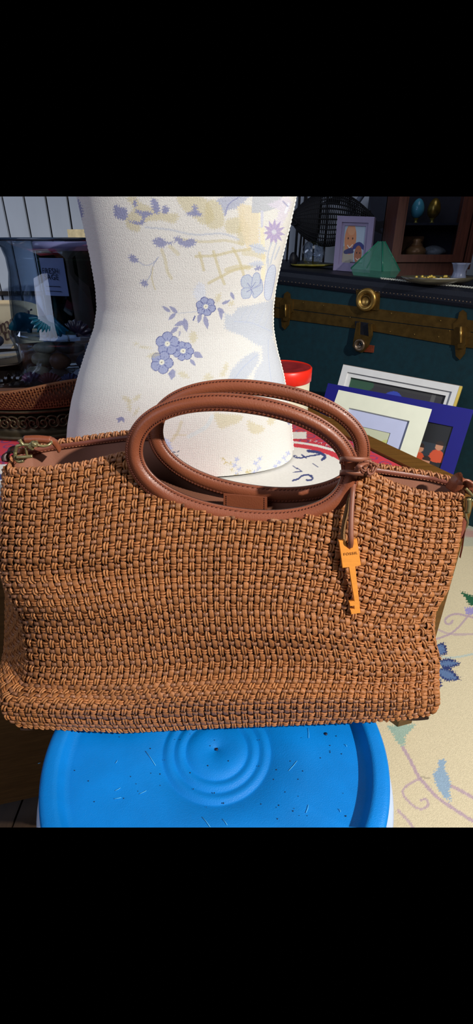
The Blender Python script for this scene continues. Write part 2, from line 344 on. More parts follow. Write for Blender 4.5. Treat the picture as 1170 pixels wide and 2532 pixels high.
cen = atz(700, 1165, ZT)[:2]; rr = np.hypot(VV[:, 0]-cen[0], (VV[:, 1]-cen[1]))
R_ = float(np.hypot(*(atz(851, 1150, ZT)[:2]-cen)))
A.put(rr < R_*1.30, WH); A.put(rr < R_*1.20, (205, 60, 72)); A.put(rr < R_*1.03, WH); A.put((A.x > 700) & (A.x < 758) & (A.y > 1068) & (A.y < 1085), WH)
A.put((A.x < 30) & (A.y > 1148) & (A.y < 1245), WH); A.put((A.x < 30) & (A.y > 1172) & (A.y < 1186), IND); A.put((A.x < 30) & (A.y > 1225) & (A.y < 1236), IND)
A.curve([(731, 1131), (745, 1132), (770, 1127), (790, 1124)], 3.5, IND); A.curve([(762, 1115), (785, 1118), (800, 1124), (804, 1130), (797, 1136)], 7, IND); A.line([(746, 1124), (757, 1133)], 3, IND); A.curve([(731, 1131), (726, 1128), (731, 1126), (736, 1131)], 2, IND)
A.line([(774, 1146), (787, 1155)], 2.5, IND)
A.curve([(725, 1188), (738, 1184), (746, 1177), (760, 1174), (772, 1179), (770, 1187), (758, 1187)], 4.5, IND); A.line([(724, 1152), (747, 1165)], 2.5, IND); A.line([(726, 1168), (747, 1165)], 2, IND)
A.apply(pr)
# WAVES lettering on the red band of the print
for ch, (cx, cy), ang in zip('WAVES', [(826, 1105), (809, 1100), (794, 1095), (781, 1091), (768, 1089)], [22, 19, 17, 14, 12]):
    p0 = atz(cx, cy, ZT+.0004); p1 = atz(cx-10, cy-10*math.tan(math.radians(ang)), ZT+.0004); p2 = atz(cx+1, cy+10, ZT+.0004)
    text_obj('lettering', ch, mat('letter_pale', (236, 190, 190), .7, var=0) if 'letter_pale' not in MATS else MATS['letter_pale'], tb, p0, p1-p0, p2-p0, .0105)
# ================================================================== BUCKET AND LID
lc = atz(536, 1853, 0); LX, LY = float(lc[0]), float(lc[1])
bk = empty('bucket', (LX, LY, ZF)); tag(bk, 'plastic bucket with a bright blue lid, under the woven handbag', 'bucket')
b1 = lathe([(.0, ZF+.004), (.138, ZF+.004), (.140, ZF+.008), (.155, -.05), (.1565, -.045), (.155, -.008)], 96, (LX, LY, 0), 'body', M_bucket, bk); trim(b1)
b2 = lathe([(.156, -.062), (.171, -.058), (.174, -.045), (.174, -.024), (.171, -.018), (.156, -.018)], 96, (LX, LY, 0), 'rim_flange', M_bucket, bk); trim(b2)
prof = [(0, -.0015), (.0015, -.0012), (.003, 0), (.020, .0004)]
for r0 in (.031, .0425, .054): prof += [(r0-.0035, .0004), (r0-.001, -.0013), (r0+.001, -.0013), (r0+.0035, .0005)]
prof += [(.09, .0002), (.140, 0), (.1435, .0006), (.1462, .003), (.149, .010), (.1508, .0124), (.154, .0130), (.160, .0128), (.1635, .0118), (.1655, .0095), (.166, .006), (.1665, -.012), (.1665, -.016), (.164, -.016), (.160, -.004), (.14, -.004), (0, -.004)]
lid = lathe(prof, 220, (LX, LY, 0), 'lid', M_lid, bk); trim(lid); ld = lid; lid['label'] = 'bright blue lid with raised rim and ring grooves'
mb = MB(); sc = [((360, 1857), (385, 1893)), ((714, 1906), (735, 1881)), ((757, 2010), (763, 1990)), ((838, 2000), (843, 2008)), ((345, 1963), (362, 1955)), ((285, 1955), (298, 1948)), ((283, 1975), (300, 1972)), ((500, 2020), (520, 2045)), ((550, 2025), (562, 2040)), ((94, 1888), (100, 1886)), ((286, 1887), (290, 1880)), ((853, 1840), (858, 1846)), ((762, 1800), (764, 1825))]
for (p, q) in sc:
    P0, P1 = atz(*p, .001), atz(*q, .001); mb.tube([P0, (P0+P1)/2+[.0004, 0, 0], P1], .00028, 4)
mb.build('scratch_marks', M_scr, ld)['kind'] = 'stuff'
mb = MB()
for (x, y, r) in [(536, 1853, .0016), (806, 1815, .0017), (565, 1882, .0005)]+[(rng.uniform(180, 880), rng.uniform(1815, 2030), rng.uniform(.0002, .0006)) for _ in range(50)]:
    P = atz(x, y, .0004); a_ = np.arange(8)*PI/4; V = np.stack([P[0]+r*np.cos(a_), P[1]+r*np.sin(a_), P[2]+0*a_], -1); V2 = V+[0, 0, .0006]; 
    mb.add(np.concatenate([V, V2]), [tuple(range(8, 16))]+[(i, (i+1) % 8, 8+(i+1) % 8, 8+i) for i in range(8)])
mb.build('speck_marks', M_dot, ld)['kind'] = 'stuff'
# ================================================================== HANDBAG
bag = empty('woven_handbag', (0, .36, .014)); tag(bag, 'large brown woven leather handbag with padded oval handles, standing on the blue lid', 'handbag')
rowy = [1145, 1176, 1208, 1240, 1271, 1302, 1333, 1365, 1397, 1427, 1457, 1488, 1521, 1555, 1591, 1624, 1655, 1684, 1708, 1731, 1753, 1776, 1795]
fv = sm(np.arange(23)*2, (np.array(rowy)-1145)/650, .02)
Lf = sm([0, 4, 10, 15.6, 18, 22, 24, 27, 31, 34, 36, 38, 40, 42, 44], [22, 15, 9, 5, 13, 40, 57, 67, 75, 66, 38, 10, 3, 16, 52], .012)
Rf = sm([0, 4, 10, 13, 17.6, 21, 24, 27, 31, 35, 40, 42, 44], [1146, 1144, 1134, 1125, 1110, 1085, 1064, 1068, 1087, 1085, 1088, 1083, 1058], .012)
Tf = sm([0, .07, .16, .25, .38, .51, .65, .77, .80, .84, .88, .92, .955, 1], [1165, 1163, 1150, 1125, 1108, 1105, 1120, 1158, 1175, 1198, 1213, 1222, 1226, 1224], .015)
Bf = sm([0, .05, .27, .42, .6, .75, .85, .93, 1], [1795, 1800, 1810, 1802, 1794, 1788, 1784, 1779, 1768], .02)
NU, NV_ = 72, 44
def gs(x, c, w_): return np.exp(-((x-c)/w_)**2)
def front(U, V):
    U = np.asarray(U, float); V = np.asarray(V, float); U, V = np.broadcast_arrays(U, V)
    s = U/NU; f = fv(np.clip(V, 0, NV_))+np.minimum(V, 0)*.024; Vc = np.clip(V, 0, NV_)
    L, R = Lf(Vc), Rf(Vc); q = s+.0*s
    px = L+(R-L)*q-16*np.sin(PI*s)*(f-.3)
    T, B = Tf(s), Bf(s); py = T+(B-T)*f
    fc = np.clip(f, 0, 1)
    Yv = .392-.0835*fc**.85-.011*np.sin(PI*fc)**1.0*np.sin(PI*np.clip(s, 0, 1))**.5
    Yv = Yv-.010*gs(fc, .90, .07)+.014*np.clip(np.abs(2*s-1), 0, 1)**9*np.sin(PI*fc)**.5
    # folds
    Yv = Yv+.0055*gs(py, 1410+.02*px, 26)*gs(px, 60, 330)+.006*gs(py, 1690+.12*px, 22)*gs(px, 120, 230)-.005*gs(py, 1500, 40)*gs(px, 120, 260)
    Yv = Yv+.005*gs(py, 1690-.04*(px-900), 20)*gs(px, 950, 160)-.005*gs(py, 1560, 34)*gs(px, 850, 260)+.004*gs(py, 1440, 22)*gs(px, 1050, 160)
    Yv = Yv+.0018*np.sin(px*.012+py*.02)*np.sin(py*.016-1)+.003*gs(py, 1640, 50)*gs(px, 560, 200)
    return at(px, py, Yv)
_bu, _bv = np.meshgrid(np.linspace(0, NU, 145), np.linspace(0, NV_, 89), indexing='ij'); _bp = front(_bu, _bv).reshape(-1, 3); _bx, _by = proj(_bp)
def bagY(px, py):
    """distance of the front panel where it lies behind a given point"""
    px = np.atleast_1d(np.asarray(px, float)); py = np.atleast_1d(np.asarray(py, float)); d = (px[:, None]-_bx)**2+(py[:, None]-_by)**2; return _bp[d.argmin(1), 1]
def snorm(fn, U, V, e=.25):
    P = fn(U, V); du = (fn(U+e, V)-fn(U-e, V))/(2*e); dv = (fn(U, V+e)-fn(U, V-e))/(2*e)
    n = np.cross(du, dv); n /= np.linalg.norm(n, axis=-1)[..., None]+1e-12; flip = np.sum(n*(CAM-P), -1) < 0; n[flip] *= -1
    return P, n, du, dv
# front ring
RC = dict(c=(599, 1139), a=291, b=163, ai=247, bi=117, phi=math.radians(8))
RB = dict(c=(640, 1090), a=277, b=148, ai=238, bi=110, phi=math.radians(8))
def ringpt(Rg, th, k):
    """k=0 inner edge, 1 outer edge"""
    A_ = Rg['ai']+(Rg['a']-Rg['ai'])*k; B_ = Rg['bi']+(Rg['b']-Rg['bi'])*k; ex = .93
    x = A_*np.sign(np.cos(th))*np.abs(np.cos(th))**ex; y = B_*np.sign(np.sin(th))*np.abs(np.sin(th))**ex
    c_, s_ = math.cos(Rg['phi']), math.sin(Rg['phi']); return Rg['c'][0]+x*c_-y*s_, Rg['c'][1]+x*s_+y*c_
def inring(Rg, px, py, k):
    c_, s_ = math.cos(Rg['phi']), math.sin(Rg['phi']); dx, dy = px-Rg['c'][0], py-Rg['c'][1]; x = dx*c_+dy*s_; y = -dx*s_+dy*c_
    A_ = Rg['ai']+(Rg['a']-Rg['ai'])*k; B_ = Rg['bi']+(Rg['b']-Rg['bi'])*k
    return np.abs(x/A_)**2.15+np.abs(y/B_)**2.15 < 1
def strand(name, m, U, V, h, parent, kind, fn=front, cutring=True, nside=8, wscale=1.0):
    """one woven strand running along U or V; h = height above the panel; kind = cross section"""
    P, n, du, dv = snorm(fn, U, V)
    along_v = abs(V[-1]-V[0]) > abs(U[-1]-U[0])
    T = dv if along_v else du; O = du if along_v else dv
    T = T/np.linalg.norm(T, axis=1)[:, None]; sp = np.linalg.norm(O, axis=1); O = np.cross(n, T); O /= np.linalg.norm(O, axis=1)[:, None]
    P = P+n*h[:, None]; w0 = np.clip(sp/.0057, .55, 1.25)*wscale
    keep = np.ones(len(P), bool)
    if cutring:
        x, y = proj(P); keep = ~inring(RC, x, y, .55)
    runs = []; i = 0
    while i < len(P):
        if keep[i]:
            j = i
            while j+1 < len(P) and keep[j+1]: j += 1
            if j-i > 8: runs.append((i, j+1))
            i = j+1
        else: i += 1
    t = np.arange(len(P)); ph0 = rng.uniform(0, 6)
    objs = []
    for (i, j) in runs:
        sl = slice(i, j); p, nn_, o_, ww, tt = P[sl], n[sl], O[sl], w0[sl], t[sl]; k = j-i
        if kind == 'flat': prof = [(-.00248, -.0002), (-.0023, .0004), (-.0013, .0006), (.0013, .0006), (.0023, .0004), (.00248, -.0002)]
        if kind == 'smooth': prof = [(.0016*math.cos(a), .0012*math.sin(a)) for a in np.arange(8)*PI/4]
        VS = []; FS = []; base = 0
        if kind in ('flat', 'smooth'):
            jit = .00015*np.sin(tt*.21+ph0)
            V_ = np.stack([p+o_*((a*ww+jit)[:, None])+nn_*b for a, b in prof], 0)
            VS.append(V_.reshape(-1, 3)); FS.append(grid_faces(len(prof), k, True))
        else:
            tw = 1.15 if kind == 'cord' else 1.5
            for sgn in (-1, 1):
                sep = .00118 if kind == 'cord' else .00106; cx = sgn*sep*ww; r0 = .00106 if kind == 'cord' else .00098
                a = np.arange(nside)*2*PI/nside; A2, T2 = np.meshgrid(a, tt, indexing='ij')
                rr = r0*(1+.20*np.abs(np.cos(A2-sgn*tw*T2*.5+ph0))-.1)*(.85+.15*ww[None])
                wob = .00018*np.sin(tt*.5+ph0+sgn)
                V_ = p[None]+o_[None]*((cx+wob)[None]+rr*np.cos(A2))[..., None]+nn_[None]*(rr*np.sin(A2)*1.05)[..., None]
                VS.append(V_.reshape(-1, 3)); FS.append(grid_faces(nside, k, True)+base); base += nside*k
        objs.append(mesh(name, np.concatenate(VS), np.concatenate(FS), m, parent))
    return objs
AM = .00155
for i in range(NU):
    V = np.arange(-.3, NV_-.01, 1/6 if i % 2 == 0 else 1/5); U = np.full(len(V), i+.5)+.05*np.sin(V*.3+i*1.7)
    hh = -np.cos(PI*(V-.5))*(-1)**i; hh = np.tanh(2.1*(hh+.07))*AM
    strand('paired_cord' if i % 2 == 0 else 'flat_strip', M_cord if i % 2 == 0 else M_flat, U, V, hh, bag, 'cord' if i % 2 == 0 else 'flat')
for j in range(NV_):
    U = np.arange(.1, NU-.05, 1/6); V = np.full(len(U), j+.5)+.07*np.sin(U*.25+j*2.1)
    hh = np.cos(PI*(U-.5))*(-1)**j; hh = np.tanh(1.6*hh)/np.tanh(1.6)*AM
    strand('smooth_strand' if j % 2 == 0 else 'twisted_cord', M_smooth if j % 2 == 0 else M_hcord, U, V, hh, bag, 'smooth' if j % 2 == 0 else 'twist')
# front inner lining (a sheet just behind the weave, its dark colour stands in for gap shade)
uu = np.linspace(0, NU, 260); vv = np.linspace(-.2, NV_, 200); U, V = np.meshgrid(uu, vv, indexing='ij')
P, n, _, _ = snorm(front, U, V); PL = (P-n*.0042).reshape(-1, 3); F = grid_faces(260, 200)
x, y = proj(PL); ins_ = inring(RC, x, y, .35); F = F[~ins_[F].any(1)]
mesh('front_lining_shaded', PL, F, mat('lining_gap_shade', (46, 27, 18), .9, var=.1), bag)
def padded_ring(name, Rg, Yf, parent, bulge=.0042, th0=0.0):
    root = None; n = 240; th = np.arange(n)*2*PI/n
    # profile: (k across, height towards the viewer)
    prof = [(0, -.0012), (0, .0006), (.10, .0010), (.155, .0009), (.20, .0017), (.33, bulge*.82), (.5, bulge*1.0), (.67, bulge*.82), (.80, .0017), (.845, .0009), (.90, .0010), (1, .0006), (1, -.0012), (.5, -.0016)]
    V = []
    for k, h in prof:
        x, y = ringpt(Rg, th, k); P = at(x, y, Yf(y)); nrm = CAM-P; nrm[:, 2] -= 0; nrm /= np.linalg.norm(nrm, axis=1)[:, None]
        nb = np.array([0, -.985, .17]); V.append(P+nb*h)
    V = np.array(V)
    o = mesh(name, V.reshape(-1, 3), grid_faces(len(prof), n, True) if False else np.array([(i*n+j, i*n+(j+1) % n, ((i+1) % len(prof))*n+(j+1) % n, ((i+1) % len(prof))*n+j) for i in range(len(prof)) for j in range(n)]), M_ring, parent)
    o.data.materials.append(M_flange); o.data.materials.append(M_edge)
    mi = []
    for i in range(len(prof)):
        mi += [2 if i in (0, 11, 12, 13) else 0]*n
    o.data.polygons.foreach_set('material_index', mi)
    bm = bmesh.new(); bm.from_mesh(o.data); bmesh.ops.recalc_face_normals(bm, faces=bm.faces); bm.to_mesh(o.data); bm.free()
    nb = np.array([0, -.985, .17]); mb = MB()
    for k, N_ in ((.13, 150), (.87, 190)):
        tt = np.arange(N_)*2*PI/N_
        for t in tt:
            x, y = ringpt(Rg, np.array([t, t+.55*2*PI/N_]), np.array([k-.02, k+.03])); P = at(x, y, Yf(y))+nb*.0014; Pm = P.mean(0)+nb*.0004; mb.tube([P[0], Pm, P[1]], .00042, 4)
    s = mb.build('stitching', M_stitch, o); s['kind'] = 'stuff'
    return o
YRF = lambda y: .3655+(1305-y)/333*.022-.0*y
def YRF(y):
    # follow the front panel at the bottom, stand free at the top
    return np.interp(y, [950, 1130, 1220, 1300, 1320], [.3845, .378, .3735, .3655, .364])-.0035
def YRB(y): return np.interp(y, [920, 1240], [.425, .409])
padded_ring('front_handle', RC, YRF, bag)
padded_ring('back_handle', RB, YRB, bag, .003)
# back panel with inner lining
bx = [26, 45, 75, 130, 220, 310, 400, 520, 640, 760, 880, 930, 1000, 1060, 1119, 1142]
by = [1142, 1122, 1108, 1098, 1086, 1074, 1072, 1080, 1095, 1120, 1148, 1155, 1165, 1174, 1189, 1212]
bY = [.405, .425, .436, .444, .446, .436, .426, .418, .414, .412, .414, .419, .424, .424, .416, .400]
nb_ = 300; q = np.linspace(0, 1, nb_); kx = np.interp(q, np.linspace(0, 1, len(bx)), bx); ky = sm(np.linspace(0, 1, len(bx)), by, .02)(q); kY = sm(np.linspace(0, 1, len(bx)), bY, .02)(q)
TB = at(kx, ky, kY); BB = np.stack([np.linspace(-.262, .208, nb_), .378+.01*np.sin(PI*q), np.full(nb_, .019)], -1)
m_ = 90; t = np.linspace(0, 1, m_)
BK = TB[:, None]*(1-t)[None, :, None]+BB[:, None]*t[None, :, None]; BK[..., 0] -= (.022*gs(t, .5, .25))[None, :]*(q**8)[:, None]; BK[..., 1] += (.004*np.sin(PI*t))[None, :]*(np.sin(PI*q)**.5)[:, None]
Vb = BK.reshape(-1, 3); F = grid_faces(nb_, m_); x, y = proj(Vb); ii = inring(RB, x, y, .5); F = F[~ii[F].any(1)]
mesh('back_lining', Vb, F, M_lin, bag)
mesh('back_panel', Vb+[0, .004, 0], F, M_back, bag)
# base
fb = front(np.linspace(0, NU, 60), np.full(60, 44.)); bb = BB[np.linspace(0, nb_-1, 60).astype(int)]
mesh('base_panel', np.concatenate([np.stack([fb*(1-k)+bb*k for k in np.linspace(0, 1, 5)], 1).reshape(-1, 3)]), grid_faces(60, 5), M_back, bag)
# side gussets: woven
def gus(side):
    ue = 0. if side < 0 else float(NU); bi = 0 if side < 0 else nb_-1; out = np.array([side*1., 0, 0])
    def fn(U, V):
        U = np.asarray(U, float); V = np.asarray(V, float); U, V = np.broadcast_arrays(U, V); k = np.clip(U/10, -.1, 1.1)
        a = front(np.full(V.shape, ue), V); tt = fv(np.clip(V, 0, NV_)); b0, b1 = BK[bi, 0], BK[bi, -1]
        b = b0*(1-tt)[..., None]+b1*tt[..., None]
        if side > 0: b[..., 0] = np.minimum(b[..., 0], a[..., 0]/a[..., 1]*b[..., 1]*.985)
        o = a*(1-k)[..., None]+b*k[..., None]; return o+out*((.004 if side < 0 else 0)*np.sin(PI*np.clip(k, 0, 1)))[..., None]
    return fn
for side in (-1, 1):
    fn = gus(side); mm = (lambda a, b: (a, b))
    U, V = np.meshgrid(np.linspace(0, 10, 24), np.linspace(0, NV_, 70), indexing='ij'); P = fn(U, V)+[-side*.003, 0, 0]
    mesh('side_lining', P.reshape(-1, 3), grid_faces(24, 70), M_lin, bag)
    if True:
        for i in range(10):
            V = np.arange(0, NV_, 1/4); U = np.full(len(V), i+.5); hh = -np.cos(PI*(V-.5))*(-1)**i*.001+.001
            strand('paired_cord' if i % 2 == 0 else 'flat_strip', M_cord if i % 2 == 0 else M_flat, U, V, hh, bag, 'cord' if i % 2 == 0 else 'flat', fn, False, 6)
        for j in range(NV_):
            U = np.arange(0, 10.01, 1/5); V = np.full(len(U), j+.5); hh = np.cos(PI*(U-.5))*(-1)**j*.001+.001
            strand('smooth_strand' if j % 2 == 0 else 'twisted_cord', M_smooth if j % 2 == 0 else M_hcord, U, V, hh, bag, 'smooth' if j % 2 == 0 else 'twist', fn, False, 6)
    if side > 0:
        Us, Vs = np.meshgrid(np.linspace(.2, 1.8, 6), np.linspace(.4, 12, 30), indexing='ij'); mesh('side_strip', (fn(Us, Vs)+[.0045, 0, 0]).reshape(-1, 3), grid_faces(6, 30), M_flange, bag)
# braided rims
def rim(path, nrm_off, step=.0084):
    d = np.concatenate([[0], np.cumsum(np.linalg.norm(np.diff(path, axis=0), axis=1))]); L = d[-1]
    f = lambda s: np.stack([np.interp(s, d, path[:, k]) for k in range(3)], -1)
    s = np.arange(0, L, .0011); P = f(s); ph = s*2*PI/.012
    for q_ in (0, PI):
        Q_ = P+np.stack([0*s, .0014*np.cos(ph+q_), .0014*np.sin(ph+q_)], -1); V_, F_ = tube(Q_, .00135, 6); mesh('rim_cord', V_, F_, M_rim, bag)
    for k, s0 in enumerate(np.arange(.004, L-.004, step)):
        c = f(s0); tdir = f(s0+.003)-f(s0-.003); tdir /= np.linalg.norm(tdir)+1e-9
        sk = rng.uniform(-.2, .9); th = np.linspace(-.5*PI, 1.15*PI, 12)
        for dd in (-.0013, .0013):
            Pq = c+tdir*(dd+sk*.0035*np.linspace(-1, 1, 12))[:, None]+np.stack([0*th, -.0027*np.cos(th), .0029*np.sin(th)-.0006], -1)
            V_, F_ = tube(Pq, .00102, 6); mesh('rim_loop', V_, F_, M_rim, bag)
uf = np.linspace(0, NU, 400); fp = front(uf, np.full(400, -.1)); x, y = proj(fp); k_ = ~inring(RC, x, y, .8)
li = np.where(k_ & (x < 600))[0]; ri = np.where(k_ & (x > 600))[0]
rim(fp[li], 0); rim(fp[ri], 0)
x, y = proj(TB); k_ = ~inring(RB, x, y, .8); li = np.where(k_ & (x < 600))[0]; ri = np.where(k_ & (x > 600))[0]
lb, rb = TB[li]+[0, .001, .001], TB[ri]+[0, .001, .001]; rim(lb, 0, .0084); rim(rb[::-1], 0, .0084)
rim(np.linspace(fp[0], TB[0], 20), 0); rim(np.linspace(fp[-1], TB[-1], 20), 0)
# leather binding + stitch line under the back rim
for seg in (lb, rb):
    a = seg+[0, -.0026, -.001]; b = seg+[0, -.0026, -.0072]; a2 = a+[0, -.0008, 0]; b2 = b+[0, -.0008, 0]; n = len(seg)
    V = np.stack([a, a2, b2, b], 0).reshape(-1, 3); mesh('binding', V, grid_faces(4, n, True), M_flange, bag)
    mb = MB(); d = np.concatenate([[0], np.cumsum(np.linalg.norm(np.diff(seg, axis=0), axis=1))])
    for s0 in np.arange(.002, d[-1]-.003, .0034):
        p = np.array([[np.interp(s, d, b2[:, k]) for k in range(3)] for s in (s0, s0+.0022)])+[0, -.0004, .0014]; mb.tube(p, .0003, 4)
    mb.build('stitching', M_stitchl, bag)['kind'] = 'stuff'
# closure tab inside
def strap(P, wd, th, wdir, name, m, parent, k=8):
    P = cr(P, k); T = np.gradient(P, axis=0); T /= np.linalg.norm(T, axis=1)[:, None]; W = np.asarray(wdir, float); W = np.broadcast_to(W, P.shape) if W.ndim == 1 else W
    W = W-T*np.sum(W*T, 1)[:, None]; W = W/np.linalg.norm(W, axis=1)[:, None]; N_ = np.cross(T, W); n = len(P)
    V = np.stack([P+W*a*wd/2+N_*b*th/2 for a, b in ((-1, -1), (1, -1), (1, 1), (-1, 1))], 0).reshape(-1, 3)
    o = mesh(name, V, grid_faces(4, n, True), m, parent, False)
    bm = bmesh.new(); bm.from_mesh(o.data); bmesh.ops.holes_fill(bm, edges=bm.edges[:]); bmesh.ops.recalc_face_normals(bm, faces=bm.faces); bm.to_mesh(o.data); bm.free(); return o
tc8 = [at(x_, y_, .397) for x_, y_ in ((552, 1268), (661, 1272), (661, 1231), (553, 1222))]
tab = MB().box8(tc8+[p_+np.array([0, .003, -.0005]) for p_ in tc8]).build('closure_tab', M_ring, bag, False); mb = MB()
for xx in (560, 654):
    for yy in range(1226, 1266, 5): p = at(np.array([xx, xx+.3]), np.array([yy, yy+3]), .3966); mb.tube(p, .0003, 4)
mb.build('stitching', M_stitch, tab)['kind'] = 'stuff'
# ---- left strap tab and swivel clasp
Yc = .415
t_ = empty('strap_tab', (0, 0, 0)); bpy.data.objects.remove(t_)
V_, F_ = tube(cr([at(62, 1087, Yc), at(95, 1086, Yc), at(126, 1089, Yc)], 6), .0038, 14); lt = mesh('strap_loop', V_, F_, M_ring, bag)
strap([at(118, 1083, Yc), at(130, 1089, Yc), at(141, 1102, Yc+.005), at(148, 1114, Yc+.008)], .006, .0018, (.2, 1, .1), 'strap_end', M_ring, lt)
cl = MB(); br = lambda pts, r, nn=8, cl_=False: cl.tube(cr(np.array([at(a, b, c) for a, b, c in pts]), 6, cl_), r, nn, cl_)
Y0 = .398
br([(38, 1118, Y0), (42, 1104, Y0), (56, 1100, Y0), (76, 1101, Y0), (80, 1112, Y0)], .0015)
br([(38, 1118, Y0), (38, 1132, Y0), (46, 1141, Y0), (58, 1139, Y0)], .0017)
br([(42, 1131, Y0-.002), (60, 1130, Y0-.003), (80, 1128, Y0-.002)], .0016)
br([(64, 1108, Y0), (66, 1120, Y0), (67, 1128, Y0)], .0011); br([(74, 1106, Y0), (80, 1100, Y0), (86, 1096, Y0)], .0028)
br([(84, 1101, Y0), (86, 1094, Y0)], .0033, 10); br([(48, 1087, Y0), (52, 1094, Y0), (58, 1101, Y0)], .0017)
br([(88, 1098, Y0+.002), (104, 1103, Y0+.004), (118, 1101, Y0+.008), (127, 1094, Y0+.012), (120, 1090, .417), (100, 1088, .418), (90, 1092, .41)], .0013, 8, True)
clo = cl.build('swivel_clasp', M_brass, bag); clo['label'] = 'antique brass swivel clasp at left corner'
strap([at(20, 1142, .405), at(18, 1128, .408), at(28, 1116, .412), at(48, 1112, .416)], .013, .003, (0, 1, .1), 'corner_tab', M_edge, bag)
V_, F_ = tube(cr([at(50, 1121, .407), at(52, 1113, .408), at(53, 1110, .409)], 4), .0035, 10); mesh('strap_stud', V_, F_, M_ring, bag)
# ---- right strap tab
strap([at(1118, 1214, .398), at(1128, 1196, .397), at(1142, 1184, .396), at(1156, 1194, .394), at(1164, 1208, .392), at(1160, 1222, .392)], .014, .0025, (-.5, .8, .1), 'strap_loop', M_ring, bag)
cl = MB(); Y0 = .388
br([(1152, 1208, Y0), (1163, 1219, Y0), (1174, 1232, Y0), (1176, 1240, Y0), (1166, 1236, Y0)], .0014)
br([(1158, 1232, Y0), (1158, 1250, Y0), (1156, 1264, Y0)], .0028, 10); br([(1150, 1262, Y0), (1152, 1276, Y0), (1156, 1292, Y0), (1150, 1306, Y0), (1140, 1316, Y0)], .0014); br([(1148, 1266, Y0), (1160, 1266, Y0)], .0016)
clo = cl.build('swivel_clasp', M_brass, bag); clo['label'] = 'antique brass swivel clasp at right side'
strap([at(1146, 1280, .389), at(1143, 1300, .388), at(1138, 1330, .386)], .006, .003, (1, 0, 0), 'side_tab', M_flange, bag)
# ================================================================== KEY CHARM
ch = empty('key_charm', tuple(map(float, at(866, 1345, .345)))); tag(ch, 'orange wooden key charm on a leather lace, tied to the front handle', 'charm')
K = [(212, 205), (385, 190), (420, 310), (470, 420), (520, 455), (570, 400), (610, 300), (625, 170), (740, 150), (855, 910), (690, 950), (840, 2295), (570, 2335), (540, 2190), (655, 2170), (650, 2090), (530, 2100), (510, 1975), (655, 1945), (500, 975), (315, 990)]
kx, ky = np.array(K, float).T; kx = 820+kx/11.7; ky = 1320+ky/11.7
kq = [bagY(866, 1345)[0]-.0115, bagY(885, 1510)[0]-.0085]; pk0 = at(866, 1345, kq[0]); pk1 = at(885, 1510, kq[1]); BY = lambda x_, y_, o_: at(x_, y_, float(bagY(x_, y_)[0])-o_)
a_ = pk1-pk0; a_ /= np.linalg.norm(a_); kn = np.cross(a_, (1, -.05, 0)); kn /= np.linalg.norm(kn); kn = kn if kn[1] < 0 else -kn
KF = hit(kx, ky, pk0, kn); KB = KF-kn*.0042; n = len(K)
bm = bmesh.new(); vf = [bm.verts.new(v) for v in KF]; vb = [bm.verts.new(v) for v in KB]
bm.faces.new(vf); bm.faces.new(vb[::-1])
for i in range(n): bm.faces.new((vf[i], vb[i], vb[(i+1) % n], vf[(i+1) % n]))
bmesh.ops.recalc_face_normals(bm, faces=bm.faces)
bmesh.ops.bevel(bm, geom=[e_ for e_ in bm.edges if len(e_.link_faces) == 2 and (all(v in vf for v in e_.verts) or all(v in vb for v in e_.verts))], offset=.0004, segments=2, affect='EDGES')
me = bpy.data.meshes.new('wooden_key'); bm.to_mesh(me); bm.free(); keyo = link('wooden_key', me, M_key, ch, False)
o0 = hit(867, 1369, pk0, kn)+kn*.0002; xd = hit(886, 1367, pk0, kn)-hit(847, 1371.5, pk0, kn)
text_obj('lettering', 'FOSSIL', M_keyink, keyo, o0, xd, hit(866, 1350, pk0, kn)-hit(868, 1370, pk0, kn), .0034, .00012, 1.25)
lw = .0042
strap([at(913, 1146, .362), at(898, 1147, .356), at(885, 1158, .3535), BY(876, 1185, .012), BY(872, 1220, .013), BY(869, 1270, .014), BY(868, 1310, .0145), BY(868, 1340, .0145), BY(865, 1356, .010)], lw*1.05, .0016, (1, -.1, 0), 'lace', M_lace, ch)
strap([at(893, 1152, .3600), BY(880, 1187, .0085), BY(867, 1225, .0085), BY(857, 1265, .008), BY(850, 1300, .007), BY(848, 1330, .0065), BY(858, 1352, .0068)], lw*1.1, .0014, (.8, .6, 0), 'lace', M_suede, ch)
def hoop(yc, dy, nm):
    p = [(912, yc+4, .372), (905, yc+2, .3615), (880, yc+1, .3575), (855, yc-1, .3585), (843, yc+1, .366), (845, yc+5, .376), (862, yc+4, .3925), (900, yc+5, .3945), (916, yc+6, .384)]
    P = cr(np.array([at(a, b+dy*(k_/8), c) for k_, (a, b, c) in enumerate(p)]), 6, True)
    T = np.roll(P, -1, 0)-np.roll(P, 1, 0); T /= np.linalg.norm(T, axis=1)[:, None]; W = np.array([0, .1, 1.]); W = W-T*(T@W)[:, None]; W /= np.linalg.norm(W, axis=1)[:, None]; N_ = np.cross(T, W)
    V = np.stack([P+W*a*lw/2+N_*b*.0008 for a, b in ((-1, -1), (1, -1), (1, 1), (-1, 1))], 0).reshape(-1, 3); n = len(P)
    return mesh(nm, V, np.array([(i*n+j, i*n+(j+1) % n, ((i+1) % 4)*n+(j+1) % n, ((i+1) % 4)*n+j) for i in range(4) for j in range(n)]), M_lace, ch, False)
hoop(1134, 4, 'lace_wrap'); hoop(1170, -5, 'lace_wrap')
mb = MB()
for k in range(4):
    a0 = rng.uniform(0, 6); c0 = at(905+6*(k % 2), 1150+6*(k//2), .360)
    th = np.linspace(0, 5, 16); mb.tube(np.stack([c0[0]+.0042*np.cos(th+a0), c0[1]+.002*np.sin(th*1.7+a0), c0[2]+.0045*np.sin(th+a0)], -1), .0011, 6)
mb.tube(cr([at(908, 1160, .359), at(912, 1172, .3575), at(922, 1170, .358), at(930, 1158, .360), at(936, 1150, .362)], 5), .0012, 6)
mb.tube(cr([at(910, 1150, .359), at(912, 1140, .3585), at(922, 1146, .359), at(928, 1148, .360), at(934, 1156, .361)], 5), .0013, 6)
